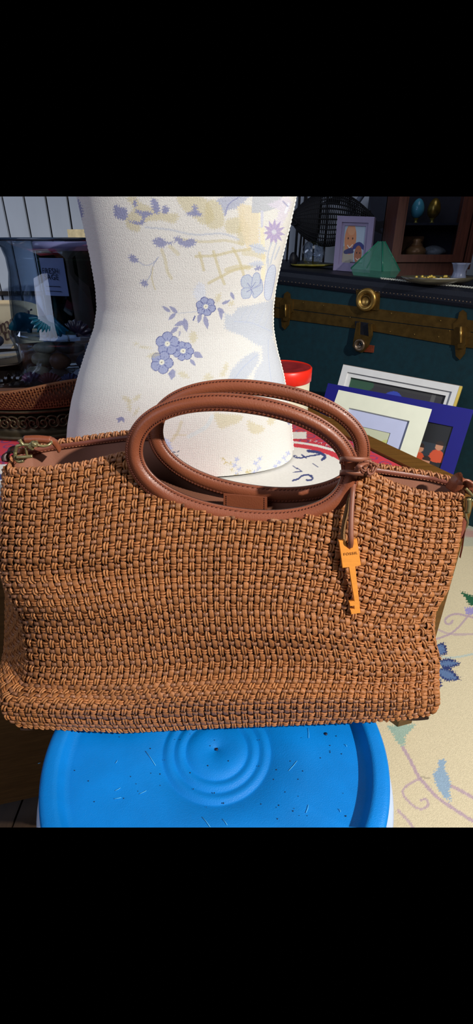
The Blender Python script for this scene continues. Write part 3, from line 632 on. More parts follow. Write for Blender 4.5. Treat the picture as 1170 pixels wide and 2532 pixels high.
mb.build('lace_knot', M_lace, ch)
# ================================================================== DRESS FORM
YM = .655
prow = np.array([(400, 165, 755), (440, 176, 745), (486, 191, 734), (560, 208, 718), (640, 225, 698), (710, 237, 683), (760, 241, 677), (810, 234, 677), (860, 216, 686), (920, 196, 702), (980, 180, 714), (1040, 170, 722), (1100, 166, 727), (1150, 168, 727), (1200, 176, 720), (1226, 182, 714)], float)
LP = at(prow[:, 1], prow[:, 0], YM); RP = at(prow[:, 2], prow[:, 0], YM); zs = LP[:, 2]; o_ = np.argsort(zs)
cxf = sm(zs[o_], ((LP[:, 0]+RP[:, 0])/2)[o_], .02); hwf = sm(zs[o_], ((RP[:, 0]-LP[:, 0])/2)[o_]*.985, .02)
zlo, zhi = zs.min(), .52; zlo = .1725
nz = 560; zz = np.linspace(zlo, zhi, nz); tf = np.linspace(PI, 2*PI, 560); tk = np.linspace(0, PI, 60)[1:-1]; th = np.concatenate([tf, tk+0])
ct, st = np.cos(th), np.sin(th); ex = .84
hw = hwf(zz); dp = .56*hw; cx_ = cxf(zz)
X = cx_[None]+hw[None]*(np.sign(ct)*np.abs(ct)**ex)[:, None]; Yy = YM+dp[None]*(np.sign(st)*np.abs(st)**ex)[:, None]
belly = .010*np.exp(-((zz-.27)/.05)**2); Yy = Yy-belly[None]*np.clip(-st, 0, 1)[:, None]
VV = np.stack([X, Yy, np.broadcast_to(zz[None], X.shape)], -1).reshape(-1, 3)
F = grid_faces(len(th), nz, True)
df = empty('dress_form', (float(cx_[0]), YM, zlo)); tag(df, 'white dress form torso with faded blue floral linen, behind the handbag', 'dress form')
bot = len(VV); VV2 = np.concatenate([VV, [[cx_[0], YM, zlo]]])
me_o = mesh('torso', VV2, F, M_torso, df)
px, py = proj(VV2); px[VV2[:, 1] > YM+.002] = -999; A = Art(px, py, (224, 221, 215))
GO, BU, PB, LI, GY = (202, 190, 148), (144, 147, 182), (192, 198, 210), (184, 170, 200), (200, 203, 210)
def sprig(pts, col, wd=10, lf=12):
    P = cr(pts, 3)
    for k, p in enumerate(P[:-1]):
        d_ = P[k+1]-p; L_ = np.hypot(*d_)+1e-6; d_ = d_/L_; n_ = np.array([-d_[1], d_[0]])*(1 if k % 2 else -1)
        q_ = p+d_*lf*.7+n_*lf*.8; A.leaf(p[0], p[1], q_[0], q_[1], wd, col, rag=True)
# top beige masses
for P in ([(313, 490), (335, 486), (345, 500), (370, 510), (400, 525), (440, 530), (430, 552), (395, 545), (350, 552), (345, 572), (318, 566), (310, 540), (330, 515)],
          [(440, 486), (500, 488), (520, 510), (530, 540), (505, 556), (470, 530), (450, 515)], [(512, 500), (540, 498), (552, 530), (552, 560), (520, 565), (508, 545)],
          [(560, 545), (590, 535), (602, 520), (600, 570), (575, 578), (558, 570)], [(600, 540), (618, 565), (612, 600), (590, 602), (588, 570)]):
    A.blob(P, GO, .55, rag=True)
A.poly([(583, 500), (625, 510), (642, 520), (640, 600), (612, 620), (598, 575), (590, 530)], (226, 212, 182), .8, rag=True)
A.curve([(360, 562), (420, 568), (480, 580), (550, 578), (590, 592)], 5, GY, .9); A.curve([(440, 590), (500, 598), (560, 595), (600, 605)], 7, GO, .45)
# blue sprigs top left
for P in ([(283, 506), (297, 512), (313, 517), (314, 540), (302, 544), (284, 535), (282, 520)], [(374, 494), (384, 492), (393, 508), (393, 526), (382, 528), (376, 510)], [(402, 514), (410, 508), (418, 518), (412, 528), (402, 526)], [(330, 498), (336, 494), (338, 510), (331, 510)], [(335, 518), (352, 522), (370, 524), (378, 530), (360, 538), (354, 556), (345, 552), (352, 536), (338, 528)], [(316, 546), (340, 548), (350, 552), (340, 556)]):
    A.blob(P, BU, .95, rag=True)
for P in ([(377, 596), (388, 588), (400, 588), (412, 600), (404, 612), (392, 610)], [(430, 590), (444, 586), (456, 595), (474, 590), (486, 600), (468, 612), (448, 606)], [(408, 600), (425, 598), (432, 600), (420, 604)], [(318, 635), (328, 630), (340, 640), (342, 648), (326, 648)], [(347, 700), (358, 692), (366, 702), (360, 710)], [(476, 510), (486, 508), (490, 530), (482, 532)], [(458, 530), (480, 520), (500, 530), (488, 535)], [(190, 490), (200, 505), (206, 530), (198, 540)]):
    A.blob(P, BU, .9, rag=True)
A.curve([(392, 636), (376, 652), (358, 656), (345, 648)], 2.2, (176, 180, 196)); A.curve([(392, 636), (378, 658), (372, 680), (364, 694)], 2, (176, 180, 196))
A.curve([(400, 618), (408, 640), (414, 670), (424, 688)], 8, GO, .45); A.curve([(378, 660), (376, 690), (384, 716)], 4, GO, .5); A.curve([(420, 610), (430, 618), (440, 628)], 10, GO, .4)
# lattice
for P in ([(484, 634), (530, 632), (575, 622), (620, 616)], [(516, 700), (545, 685), (580, 668), (640, 655)], [(493, 625), (500, 650), (504, 668)], [(528, 622), (538, 655), (548, 685), (555, 702)], [(576, 614), (590, 640), (600, 670), (606, 690)]): A.curve(P, 7, GO, .6)
A.curve([(560, 668), (590, 660), (615, 662)], 12, GO, .5); A.curve([(644, 520), (648, 560), (650, 600), (652, 640), (650, 690)], 10, (240, 226, 190), .7); A.curve([(604, 625), (630, 628), (650, 635)], 14, GO, .4)
# large leaves and purple asters at top right
A.poly([(535, 494), (560, 484), (620, 484), (585, 515), (562, 520), (557, 535), (548, 512)], (178, 182, 200), .9, rag=True); A.curve([(557, 532), (566, 505), (590, 488)], 3, BU, .8)
A.poly([(625, 484), (700, 484), (690, 512), (668, 520), (645, 526), (622, 526)], (190, 193, 199), .95); A.curve([(648, 524), (648, 560)], 7, (204, 206, 222), .9)
A.poly([(660, 506), (712, 484), (722, 500), (712, 530), (696, 560), (682, 552), (690, 520)], (214, 208, 222), .8, rag=True)
for k in range(11):
    a0 = k*2*PI/11+.2; A.leaf(678, 574, 678+27*math.cos(a0), 574+32*math.sin(a0), 10, LI, 1, False, (168, 160, 200))
A.put(np.hypot(A.x-678, A.y-574) < 6, (205, 205, 215)); A.curve([(714, 505), (706, 525)], 6, (235, 235, 245)); A.curve([(700, 498), (712, 510)], 4, BU, .6)
for P in ([(672, 600), (665, 620), (660, 650)], [(684, 600), (675, 630), (662, 680)], [(692, 610), (680, 640)], [(664, 640), (660, 700), (655, 730)]): A.curve(P, 4, PB, .8)
A.leaf(660, 622, 616, 606, 24, (200, 206, 216), .95, True, (170, 178, 200)); A.leaf(656, 652, 612, 654, 16, (196, 202, 216), .9, True); A.leaf(648, 660, 628, 668, 10, BU, .9, True)
# pansy
PSN = (188, 196, 210)
for P in ([(597, 690), (604, 682), (616, 680), (624, 690), (622, 712), (604, 712), (597, 704)], [(624, 690), (630, 676), (640, 676), (644, 690), (640, 704), (624, 712)], [(598, 716), (608, 712), (621, 715), (618, 735), (602, 738), (597, 728)], [(622, 716), (642, 706), (646, 690), (650, 716), (640, 730), (628, 736)]):
    A.blob(P, PSN, 1, False, (150, 160, 196), 1.6)
for P in ([(621, 712), (612, 700)], [(622, 712), (632, 698)], [(621, 716), (610, 722)], [(622, 716), (628, 728)]): A.line(P, 1.6, (130, 138, 180))
A.blob([(662, 670), (674, 655), (682, 665), (678, 700), (668, 740), (655, 735), (655, 700)], (196, 204, 222), .9, False, (160, 168, 200), 1.5); A.blob([(490, 700), (505, 705), (508, 735), (490, 745), (478, 725)], (214, 218, 228), .8, True)
# big pale leaves
BLF = (195, 200, 209)
A.poly([(556, 775), (575, 780), (588, 760), (620, 755), (660, 745), (676, 738), (674, 810), (676, 828), (660, 850), (640, 856), (600, 830), (575, 822), (556, 812)], BLF, .95, rag=True); A.curve([(580, 795), (620, 798), (655, 812), (672, 820)], 2.5, (186, 194, 212), .9)
for k in range(5): A.curve([(590+16*k, 797+3*k), (600+17*k, 780-2*k), (612+15*k, 762)], 1.5, (188, 195, 212), .7)
A.poly([(564, 940), (572, 915), (600, 885), (630, 868), (642, 872), (640, 895), (620, 925), (600, 948), (566, 960)], BLF, .95, rag=True); A.curve([(575, 945), (600, 910), (636, 878)], 2, (180, 190, 212), .8)
A.poly([(646, 850), (672, 830), (690, 880), (705, 940), (700, 960), (625, 960), (630, 920), (650, 890)], (196, 201, 210), .9, rag=True); A.curve([(664, 840), (664, 880), (672, 950)], 2, (186, 194, 212), .8)
# blue primroses
PT, OUT, CT = (158, 165, 198), (86, 94, 150), (232, 230, 214)
A.petals(509, 758, 25, 6, .3, PT, OUT, CT, .44, .95); A.petals(453, 868, 27, 7, 0, PT, OUT, CT, .42, .9); A.petals(414, 850, 27, 5, -.3, PT, OUT, CT, .52, 1.02); A.petals(400, 896, 27, 5, .1, PT, OUT, CT, .5, 1.0)
for a in ((422, 772, 400, 756, 9), (440, 775, 418, 756, 10), (434, 775, 416, 792, 10), (458, 795, 430, 806, 12), (456, 786, 462, 822, 14), (440, 808, 420, 826, 11), (446, 818, 443, 832, 5), (496, 775, 490, 800, 12), (506, 780, 514, 815, 12), (538, 762, 556, 775, 11), (545, 765, 548, 792, 9), (548, 752, 570, 742, 8), (478, 872, 502, 884, 16), (470, 888, 484, 905, 9), (428, 912, 424, 940, 16), (422, 920, 418, 930, 8), (570, 722, 580, 742, 9), (300, 1030, 292, 1046, 8), (300, 1030, 308, 1046, 8), (306, 1036, 286, 1036, 8)): A.leaf(*a, BU, .85)
A.curve([(482, 782), (478, 792)], 3, OUT); A.curve([(440, 775), (490, 770)], 1.5, PB); A.leaf(478, 818, 478, 852, 20, GO, .5, True); A.leaf(534, 748, 546, 722, 14, GO, .5, True); A.leaf(568, 756, 578, 742, 12, GO, .5, True)
for a in ((340, 856, 380, 862, 6), (362, 882, 400, 874, 12), (330, 850, 345, 850, 6), (555, 920, 562, 895, 12), (545, 930, 558, 918, 14), (505, 940, 520, 920, 12), (512, 940, 530, 930, 10), (440, 920, 470, 935, 14), (330, 990, 350, 975, 12), (300, 980, 330, 995, 12), (322, 1020, 318, 985, 10), (330, 1030, 345, 1005, 8)): A.leaf(*a, GO, .45, True)
# seen through the handle
for P in ([(530, 1022), (560, 1024), (600, 1028), (590, 1045), (570, 1052), (545, 1060), (535, 1045)], [(612, 1040), (632, 1048), (655, 1058), (640, 1072), (618, 1068)], [(662, 1038), (682, 1024), (676, 1048), (664, 1050)]): A.blob(P, GO, .5, rag=True)
A.curve([(525, 1030), (510, 1055), (485, 1070), (466, 1080)], 10, (216, 222, 222), .9); A.curve([(425, 1090), (440, 1068), (448, 1044)], 8, GO, .4); A.curve([(430, 1076), (460, 1076)], 4, GO, .4)
A.blob([(392, 1100), (406, 1082), (424, 1100), (424, 1126), (405, 1125), (394, 1112)], (190, 198, 224), .9, True); A.put(np.hypot(A.x-416, A.y-1118) < 6, (222, 226, 236), .8)
for (a, b) in ((432, 1118), (440, 1116), (437, 1127)): A.curve([(a-3, b-2), (a, b+2), (a+3, b-2)], 1.6, (90, 100, 120))
for (xb, yb, xt, yt) in ((594, 1195, 580, 1134), (630, 1192, 638, 1130), (680, 1196, 686, 1140), (700, 1180, 708, 1116)): sprig([(xb, yb), ((xb+xt)/2+2, (yb+yt)/2), (xt, yt)], (182, 188, 216), 10, 12)
sprig([(590, 1190), (570, 1150), (548, 1136)], GO, 8, 8); sprig([(610, 1195), (612, 1175), (615, 1165)], GO, 8, 8); A.blob([(708, 1036), (718, 1036), (716, 1050), (712, 1048)], BU, .9)
A.apply(me_o); me_o['cap'] = True
trim(me_o)
# side seam piping, left and right
for sg in (-1, 1):
    z_ = np.arange(zlo+.002, .50, .0011); hwz = hwf(z_); xs = cxf(z_)+sg*(hwz+.0006); tw_ = z_*2*PI/.0042
    P = np.stack([xs+.0004*np.cos(tw_), YM-.004+.0004*np.sin(tw_), z_], -1); V_, F_ = tube(P, .0011, 6); o = mesh('side_piping', V_, F_, M_pipe, df); trim(o)
# base board of the form
bp = lathe([(0, 0), (.09, 0), (.095, .001), (.095, .0018), (0, .0018)], 40, (float(cx_[0]), YM, ZT), 'base_plate', M_pipe, df)
bp.location = (0, 0, 0)
# ================================================================== TRUNK
TA, TBp = at(680, 693, 1.75), at(1170, 752, 1.33); te = TBp-TA; teh = np.array([te[0], te[1], 0]); teh /= np.linalg.norm(teh)
tn = np.array([teh[1], -teh[0], 0]); tn = tn if tn[1] < 0 else -tn      # towards the viewer
def ztop(P): k = ((P[..., :2]-TA[:2])@teh[:2])/np.linalg.norm(te[:2]); return .368-.030*k
tr = empty('steamer_trunk', (float(TA[0]+.25), float(TA[1]), ZF)); tag(tr, 'dark teal steamer trunk with brass bands and nailed black edge', 'trunk')
c0, c1 = TA-teh*.35, TBp+teh*.30; dpt = -tn*.46
def tq(p, z): return (p[0], p[1], z)
zA, zB = float(ztop(c0)), float(ztop(c1))
bd = MB().box8([tq(c0, ZF+.008), tq(c1, ZF+.008), tq(c1+dpt, ZF+.008), tq(c0+dpt, ZF+.008), tq(c0, zA-.03), tq(c1, zB-.03), tq(c1+dpt, zB-.03), tq(c0+dpt, zA-.03)]).build('body', M_trunk, tr, False)
# padded black lid edge: swept profile
prf = [(.000, -.045), (.004, -.044), (.006, -.036), (.006, -.020), (.003, -.008), (-.006, -.001), (-.02, .0), (-.46, .0), (-.46, -.045)]
V = []
for P_, z_ in ((c0, zA), (c1, zB)):
    for a, b in prf: V.append(P_[:2].tolist()+[z_+b]); V[-1][0] += tn[0]*a; V[-1][1] += tn[1]*a
n = len(prf); mesh('lid_edge', V, [tuple([i, (i+1) % n, n+(i+1) % n, n+i]) for i in range(n)]+[tuple(range(n)), tuple(range(2*n-1, n-1, -1))], M_black, tr, False)
def ont(px, py, off=.0): return hit(px, py, TA+tn*off, tn)
npx = np.arange(560, 1240, 9.0); 
for i, x in enumerate(npx):
    y = 693+.112*(x-680)
    if 860 < x < 935 and False: continue
    P = ont(x, y, .0065); bmn = MB(); a_ = np.arange(6)*PI/3; rr_ = .0019
    up = np.array([0, 0, 1.]); R1_ = [P+rr_*(math.cos(k)*teh+math.sin(k)*up) for k in a_]; bmn.add(R1_+[P+tn*.0015], [(i_, (i_+1) % 6, 6) for i_ in range(6)]); bmn.build('nail', M_nail, tr)
def plate(poly, off, th, name, m, parent, smooth=False):
    P = ont(np.array([p[0] for p in poly], float), np.array([p[1] for p in poly], float), off); Bk = P-tn*th; n = len(poly)
    o = mesh(name, np.concatenate([P, Bk]), [tuple(range(n)), tuple(range(2*n-1, n-1, -1))]+[(i, (i+1) % n, n+(i+1) % n, n+i) for i in range(n)], m, parent, smooth)
    bm = bmesh.new(); bm.from_mesh(o.data); bmesh.ops.recalc_face_normals(bm, faces=bm.faces); bm.to_mesh(o.data); bm.free(); return o
plate([(560, 722), (720, 739), (900, 760), (1140, 789), (1250, 802), (1250, 832), (1140, 817), (900, 787), (720, 764), (560, 746)], .003, .004, 'brass_band', M_tb, tr)
plate([(560, 748), (720, 766), (900, 789), (1140, 819), (1250, 834), (1250, 872), (1140, 857), (900, 815), (720, 791), (560, 768)], .003, .004, 'brass_band', M_tb, tr)
for (x, y) in ((700, 745), (750, 748), (800, 755), (866, 785), (968, 775), (1025, 827), (965, 820), (1085, 833), (1090, 793), (1112, 818)):
    P = ont(x, y, .0045); a_ = np.arange(6)*PI/3; MB().add([P+.0016*(math.cos(k)*teh+math.sin(k)*np.array([0, 0, 1.])) for k in a_]+[P+tn*.0012], [(i_, (i_+1) % 6, 6) for i_ in range(6)]).build('rivet', M_tbl, tr)
def latch(x, y, s_):
    o = plate([(x-8*s_, y-20*s_), (x-5*s_, y-34*s_), (x+2*s_, y-39*s_), (x+9*s_, y-33*s_), (x+10*s_, y-20*s_), (x+17*s_, y-16*s_), (x+17*s_, y+14*s_), (x+10*s_, y+18*s_), (x+6*s_, y+48*s_), (x-4*s_, y+60*s_), (x-12*s_, y+52*s_), (x-15*s_, y+16*s_), (x-17*s_, y-12*s_)], .006, .004, 'side_latch', M_tb, tr)
    plate([(x-8*s_, y-6*s_), (x+7*s_, y-5*s_), (x+7*s_, y+30*s_), (x+2*s_, y+38*s_), (x-8*s_, y+36*s_)], .012, .007, 'latch_tongue', M_tb, o)
    P = [ont(x-2*s_, y-6*s_, .015), ont(x-2*s_, y+26*s_, .015)]; V_, F_ = tube(P, .0028*s_, 8); mesh('latch_pin', V_, F_, M_tbl, o)
latch(708, 758, .95); latch(1142, 815, 1.25)
# central lock: round boss and hasp
def disc(px, py, R_, off, th, name, m, parent, prof=None):
    c = ont(px, py, off); a = np.arange(32)*2*PI/32; up = np.array([0, 0, 1.]); prof = prof or [(0, 0), (1, 0), (1, 1), (.85, 1.25), (.6, 1.1), (.55, .5), (0, .5)]
    V = np.array([[c+R_*r*(math.cos(t)*teh+math.sin(t)*up)+tn*th*h for r, h in prof] for t in a]).reshape(-1, 3); return mesh(name, V, grid_faces(32, len(prof), True), m, parent)
lk = plate([(880, 715), (940, 722), (936, 768), (884, 762)], .006, .005, 'lock_plate', M_tb, tr); disc(908, 741, .0315, .006, .010, 'lock_ring', M_tbl, lk); disc(905, 744, .017, .008, .003, 'lock_boss', M_tb, lk)
plate([(878, 794), (920, 800), (916, 842), (880, 838)], .005, .004, 'hasp_plate', M_black, tr)
hs = plate([(882, 798), (888, 797), (887, 828), (912, 832), (910, 800), (918, 802), (919, 830), (908, 858), (895, 872), (880, 868), (872, 856), (874, 842)], .015, .010, 'hasp', M_tb, tr); disc(890, 853, .018, .016, .006, 'hasp_disc', M_nail, hs); disc(893, 850, .005, .020, .004, 'keyhole', M_black, hs)
plate([(905, 852), (925, 855), (923, 872), (900, 870)], .004, .004, 'maker_plate', mat('rust_label', (120, 50, 24), .6, var=.4, vscale=200), tr)
# ================================================================== FRAMES LEANING ON THE TRUNK
def qframe(name, TL, TR, BR, BL, Yt, yb, layers, label, thick=.012, photo=None, extend=True):
    """corners in the picture (px), distance of top-left, top-right and lean; layers = (inset fraction, material, part name, recess)"""
    tl, tr_, br_ = at(*TL, Yt[0]), at(*TR, Yt[1]), at(*BR, yb)
    ex_ = tr_-tl; ey = br_-tr_; W_, H_ = np.linalg.norm(ex_), np.linalg.norm(ey); 
    ex_ /= W_; ey -= ex_*(ey@ex_); ey /= np.linalg.norm(ey); nz_ = np.cross(ex_, ey); nz_ = nz_ if nz_[1] < 0 else -nz_
    H_ = max(H_, (tl[2]-(ZF+.026))/abs(ey[2])) if extend else H_
    root = empty(name, tuple(tl+ey*H_)); tag(root, label, 'picture frame')
    def quad(m0, m1, m2, m3, z0, z1, nm, mt, pr_=None):
        c = [tl+ex_*m0+ey*m1, tl+ex_*m2+ey*m1, tl+ex_*m2+ey*m3, tl+ex_*m0+ey*m3]
        return MB().box8([p+nz_*z0 for p in c]+[p+nz_*z1 for p in c]).build(nm, mt, root, False)
    return root, tl, ex_, ey, nz_, W_, H_, quad
def border(quad, x0, y0, x1, y1, w_, z0, z1, nm, mt):
    quad(x0, y0, x1, y0+w_, z0, z1, nm, mt); quad(x0, y1-w_, x1, y1, z0, z1, nm, mt); quad(x0, y0+w_, x0+w_, y1-w_, z0, z1, nm, mt); quad(x1-w_, y0+w_, x1, y1-w_, z0, z1, nm, mt)
def photo(tl, ex_, ey, nz_, x0, y0, x1, y1, z, parent, paint, base, n=150):
    s_, t_ = np.meshgrid(np.linspace(0, 1, n), np.linspace(0, 1, n), indexing='ij'); s_, t_ = s_.ravel(), t_.ravel()
    V = tl+ex_*(x0+(x1-x0)*s_)[:, None]+ey*(y0+(y1-y0)*t_)[:, None]+nz_*z
    o = mesh('photograph', V, grid_faces(n, n), M_photo, parent); A = Art(s_*100, t_*100, base); A.wx, A.wy = A.x, A.y; paint(A); A.apply(o); return o
r, tl, ex_, ey, nz_, W_, H_, quad = qframe('picture_frame', (850, 901), (1144, 955), (1131, 1012), None, (1.42, 1.255), 1.235, None, 'white moulded picture frame at back, leaning against the teal trunk')
border(quad, 0, 0, W_, H_, .008, -.012, .004, 'frame_edge', M_nail); border(quad, .002, .002, W_-.002, H_-.002, .018, -.012, .010, 'frame_rail', M_white); border(quad, .020, .020, W_-.020, H_-.020, .012, -.012, .004, 'inner_rail', M_white); quad(W_-.006, .002, W_+.001, H_-.002, -.01, .0108, 'gilt_edge', M_gold)
def pnt(A):
    A.put(A.y < 4, (60, 60, 60)); A.blob([(0, 0), (22, 0), (26, 6), (14, 14), (0, 14)], (50, 90, 66), .9); A.blob([(40, 20), (41, 9), (50, 5), (58, 9), (60, 20)], (52, 70, 176)); A.put((np.hypot(A.x-44, A.y-12) < 3), (190, 80, 80)); A.blob([(40, 20), (60, 20), (58, 34), (42, 34)], (180, 130, 105)); A.put((A.x > 86) & (A.x < 90), (90, 90, 90)); A.poly([(30, 40), (70, 40), (80, 100), (20, 100)], (60, 70, 110))
photo(tl, ex_, ey, nz_, .031, .031, W_-.031, min(H_-.031, .33), -.004, r, pnt, (52, 50, 54)); quad(.01, .01, W_-.01, H_-.01, -.014, -.008, 'backing', M_black)
r, tl, ex_, ey, nz_, W_, H_, quad = qframe('picture_frame', (812, 948), (1172, 1014), (1128, 1188), None, (1.33, 1.15), 1.08, None, 'picture in a royal blue mat showing people in orange, middle of the leaning stack')
x0, y0, x1, y1 = .05, .050, W_-.034, .235
quad(0, 0, W_, y0, -.003, .003, 'mat_board', M_bmat); quad(0, y1, W_, H_, -.003, .003, 'mat_board', M_bmat); quad(0, y0, x0, y1, -.003, .003, 'mat_board', M_bmat); quad(x1, y0, W_, y1, -.003, .003, 'mat_board', M_bmat)
def pnt(A):
    A.put(A.y < 100, (28, 30, 34)); A.put((np.abs(A.x-47) < 2.5) & (A.y < 60), (120, 118, 112)); A.put((np.abs(A.y-26-.03*A.x) < 1) & (A.x > 40), (170, 170, 170)); A.put((A.x > 48) & (A.y > 27) & (A.y < 46), (44, 52, 62))
    for (cx, cy, s_) in ((28, 42, .8), (48, 50, .8), (60, 46, .7), (94, 30, .6), (79, 38, .6), (93, 62, .6), (87, 54, .62)):
        A.blob([(cx-9*s_, cy+34*s_), (cx-8*s_, cy+14*s_), (cx, cy+7*s_), (cx+8*s_, cy+14*s_), (cx+9*s_, cy+34*s_)], (206, 80, 44)); A.put(np.hypot(A.x-cx, (A.y-cy)*.64) < 5.5*s_, (196, 138, 108)); A.put((np.hypot(A.x-cx, (A.y-cy+3)*.64) < 5.5*s_) & (A.y < cy-2), (50, 34, 28))
    A.put(A.y > 97, (70, 40, 34))
photo(tl, ex_, ey, nz_, x0, y0, x1, y1, -.001, r, pnt, (28, 30, 34)); quad(.004, .004, W_-.004, H_-.004, -.006, -.0032, 'backing', M_black)
r, tl, ex_, ey, nz_, W_, H_, quad = qframe('picture_frame', (838, 966), (1068, 1014), (1030, 1136), None, (1.20, 1.10), 1.03, None, 'cream framed small landscape with lilac mat, at the front of the leaning stack')
border(quad, 0, 0, W_, H_, .040, -.008, .005, 'frame_rail', M_cream); Hm = .26
x0, y0, x1, y1 = .04, .04, W_-.04, H_-.04; a_, b_, c_, d_ = .075, .078, W_-.074, .175
for q_ in ((x0, y0, x1, b_), (x0, d_, x1, y1), (x0, b_, a_, d_), (c_, b_, x1, d_)): quad(*q_, -.004, -.001, 'mat_board', M_lil)
def pnt(A): A.put(A.y > 45, (176, 182, 140)); A.blob([(70, 40), (100, 20), (100, 90), (75, 85)], (188, 192, 110), .8); A.put(np.hypot(A.x-55, A.y-55) < 7, (170, 100, 84)); A.blob([(10, 50), (40, 45), (50, 62), (20, 70)], (150, 160, 120), .7); A.put(np.hypot(A.x-40, A.y-20) < 4, (150, 150, 130))
photo(tl, ex_, ey, nz_, a_, b_, c_, d_, -.003, r, pnt, (192, 196, 168)); quad(.01, .01, W_-.01, H_-.01, -.012, -.0085, 'backing', M_black)
# ================================================================== TIN
tcx = atz(699, 1040, ZT); tc_ = (float(tcx[0]), float(tcx[1])+.055, ZT); tn_ = empty('biscuit_tin', tc_); tag(tn_, 'round cream tin with a bright red lid, behind right side of the dress form', 'tin')
ztt = .44-(.44-ZT)  # height from the picture
tt_ = at(740, 905, tc_[1])[2]; hT = float(tt_)-ZT
lathe([(0, 0), (.050, 0), (.0508, .002), (.0505, hT-.02), (.0, hT-.02)], 64, tc_, 'body', M_tinb, tn_); lathe([(.0515, hT-.024), (.0528, hT-.023), (.0528, hT-.002), (.051, hT), (.049, hT-.0015)], 64, tc_, 'lid', M_tin, tn_); lathe([(.049, hT-.0015), (.0, hT-.001)], 64, tc_, 'lid_picture', M_tinlid, tn_)
# ================================================================== LEFT: TRAY, PEDESTAL, VASE
PX, PYY = -.335, .87
rt = empty('ornate_pedestal', (PX, PYY, ZT)); tag(rt, 'dark bronze pedestal with scrollwork, under the rattan tray', 'pedestal')
M_bronze = mat('dark_bronze', (70, 60, 42), .4, metal=.7, var=.4, vscale=60)
rp_ = .17
lathe([(0, 0), (rp_*1.0, 0), (rp_*1.02, .004), (rp_*.99, .008), (rp_*.93, .012), (rp_*.93, .040), (rp_*1.0, .044), (rp_*1.0, .048), (0, .048)], 80, (PX, PYY, ZT), 'drum', M_bronze, rt)
for k in range(34):
    a0 = -PI+k*PI/34*1.0+.02; th = np.linspace(0, 3.6*PI, 36); rr_ = .0125*(1-th/(3.9*PI)); sg = 1 if k % 2 else -1
    la = a0+(rr_*np.cos(th))/rp_*sg; P = np.stack([PX+rp_*.955*np.cos(la), PYY+rp_*.955*np.sin(la), ZT+.026+rr_*np.sin(th)], -1); V_, F_ = tube(P, .0019, 5); mesh('scroll', V_, F_, M_bronze, rt)
tray = empty('rattan_tray', (PX, PYY, ZT+.048)); tag(tray, 'brown woven rattan tray with raised rim, holding the glass vase', 'tray')
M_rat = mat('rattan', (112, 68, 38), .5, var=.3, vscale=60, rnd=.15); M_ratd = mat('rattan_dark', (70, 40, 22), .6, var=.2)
zt = ZT+.0485; lathe([(0, 0), (.15, 0), (.17, .004), (.185, .02), (.192, .040), (.188, .040), (.178, .02), (.16, .006), (0, .004)], 90, (PX, PYY, zt), 'tray_liner', M_ratd, tray)
wav = lambda a: .006*np.sin(a*5+.5)
for k in range(9):
    a = np.linspace(0, 2*PI, 181)[:-1]; r0 = .173+.0024*k; z0 = zt+.005+.0043*k
    V_, F_ = tube(np.stack([PX+r0*np.cos(a), PYY+r0*np.sin(a), z0+wav(a)*k/8], -1), .0024, 6, True); mesh('cane_coil', V_, F_, M_rat, tray)
mb = MB()
for k in range(150):
    a = PI+PI*k/150; 
    P = [[PX+(.1755+.0024*j+(.0012 if (j+k) % 2 else -.002))*math.cos(a), PYY+(.1755+.0024*j+(.0012 if (j+k) % 2 else -.002))*math.sin(a), zt+.005+.0043*j+wav(a)*j/8] for j in range(9)]; mb.tube(P, .0014, 4)
mb.build('cane_stakes', M_rat, tray)['kind'] = 'stuff'
# vase
VX, VY = -.285, .87; vz = zt+.0045
def zof(py, Y=VY): return float(at(100, py, Y)[2])
vs = empty('glass_vase', (VX, VY, vz)); tag(vs, 'large clear glass hurricane vase with flared rim, standing on the rattan tray', 'vase')
rv = .108; zk = zof(818)-vz; zr = zof(592)-vz
prof = [(0, .002), (.094, .002), (.097, .006), (.097, zk-.03), (.099, zk-.012), (.102, zk-.004), (.099, zk+.004), (.094, zk+.02), (.088, (zk+zr)/2), (.083, zr-.045), (.083, zr-.025), (.087, zr-.010), (.097, zr-.002), (.104, zr+.002), (.101, zr+.0005), (.085, zr-.011), (.081, zr-.025), (.081, zr-.045), (.085, (zk+zr)/2), (.091, zk+.02), (.095, zk), (.094, zk-.03), (.091, .008), (0, .007)]
lathe(prof, 96, (VX, VY, vz), 'vase_glass', G_blue, vs)
lathe([(0, zk-.003), (.089, zk-.003), (.091, zk), (.089, zk+.003), (0, zk+.003)], 64, (VX, VY, vz), 'glass_shelf', G_clear, vs)
V_, F_ = tube(np.stack([VX+.104*np.cos(np.linspace(0, 2*PI, 97)[:-1]), VY+.104*np.sin(np.linspace(0, 2*PI, 97)[:-1]), np.full(96, vz+zr)], -1), .0022, 6, True); mesh('vase_rim', V_, F_, mat('dark_blue_glass_edge', (40, 52, 72), .1, var=0, coat=.5), vs)
# candle jar
jz = vz+zk+.0032; jx, jy = -.258, VY-.018; jh = zof(612, jy)-jz; jr = .056
jr_ = empty('candle_jar', (jx, jy, jz)); tag(jr_, 'olive glass candle jar with a lavender paper label, inside the glass vase', 'candle')
lathe([(0, .001), (jr-.004, .001), (jr, .006), (jr, jh-.006), (jr-.001, jh), (jr-.004, jh), (jr-.004, .01), (0, .008)], 64, (jx, jy, jz), 'jar_glass', G_green, jr_)
lathe([(0, .010), (jr-.0045, .010), (jr-.0045, jh*.86), (0, jh*.86)], 48, (jx, jy, jz), 'candle_wax', mat('dark_wax', (92, 102, 84), .5, var=.1), jr_)
lathe([(jr-.001, jh-.004), (jr+.002, jh-.004), (jr+.002, jh+.008), (jr-.001, jh+.008)], 64, (jx, jy, jz), 'jar_collar', M_lav, jr_)
aL = [math.atan2(*( (np.array(at(p, 690, jy-jr*.8))[[1, 0]]-np.array([jy, jx])) )) for p in (100, 163)]
a = np.linspace(-PI/2-.80, -PI/2+.02, 16); z0_, z1_ = zof(732, jy-jr)-jz, zof(638, jy-jr)-jz
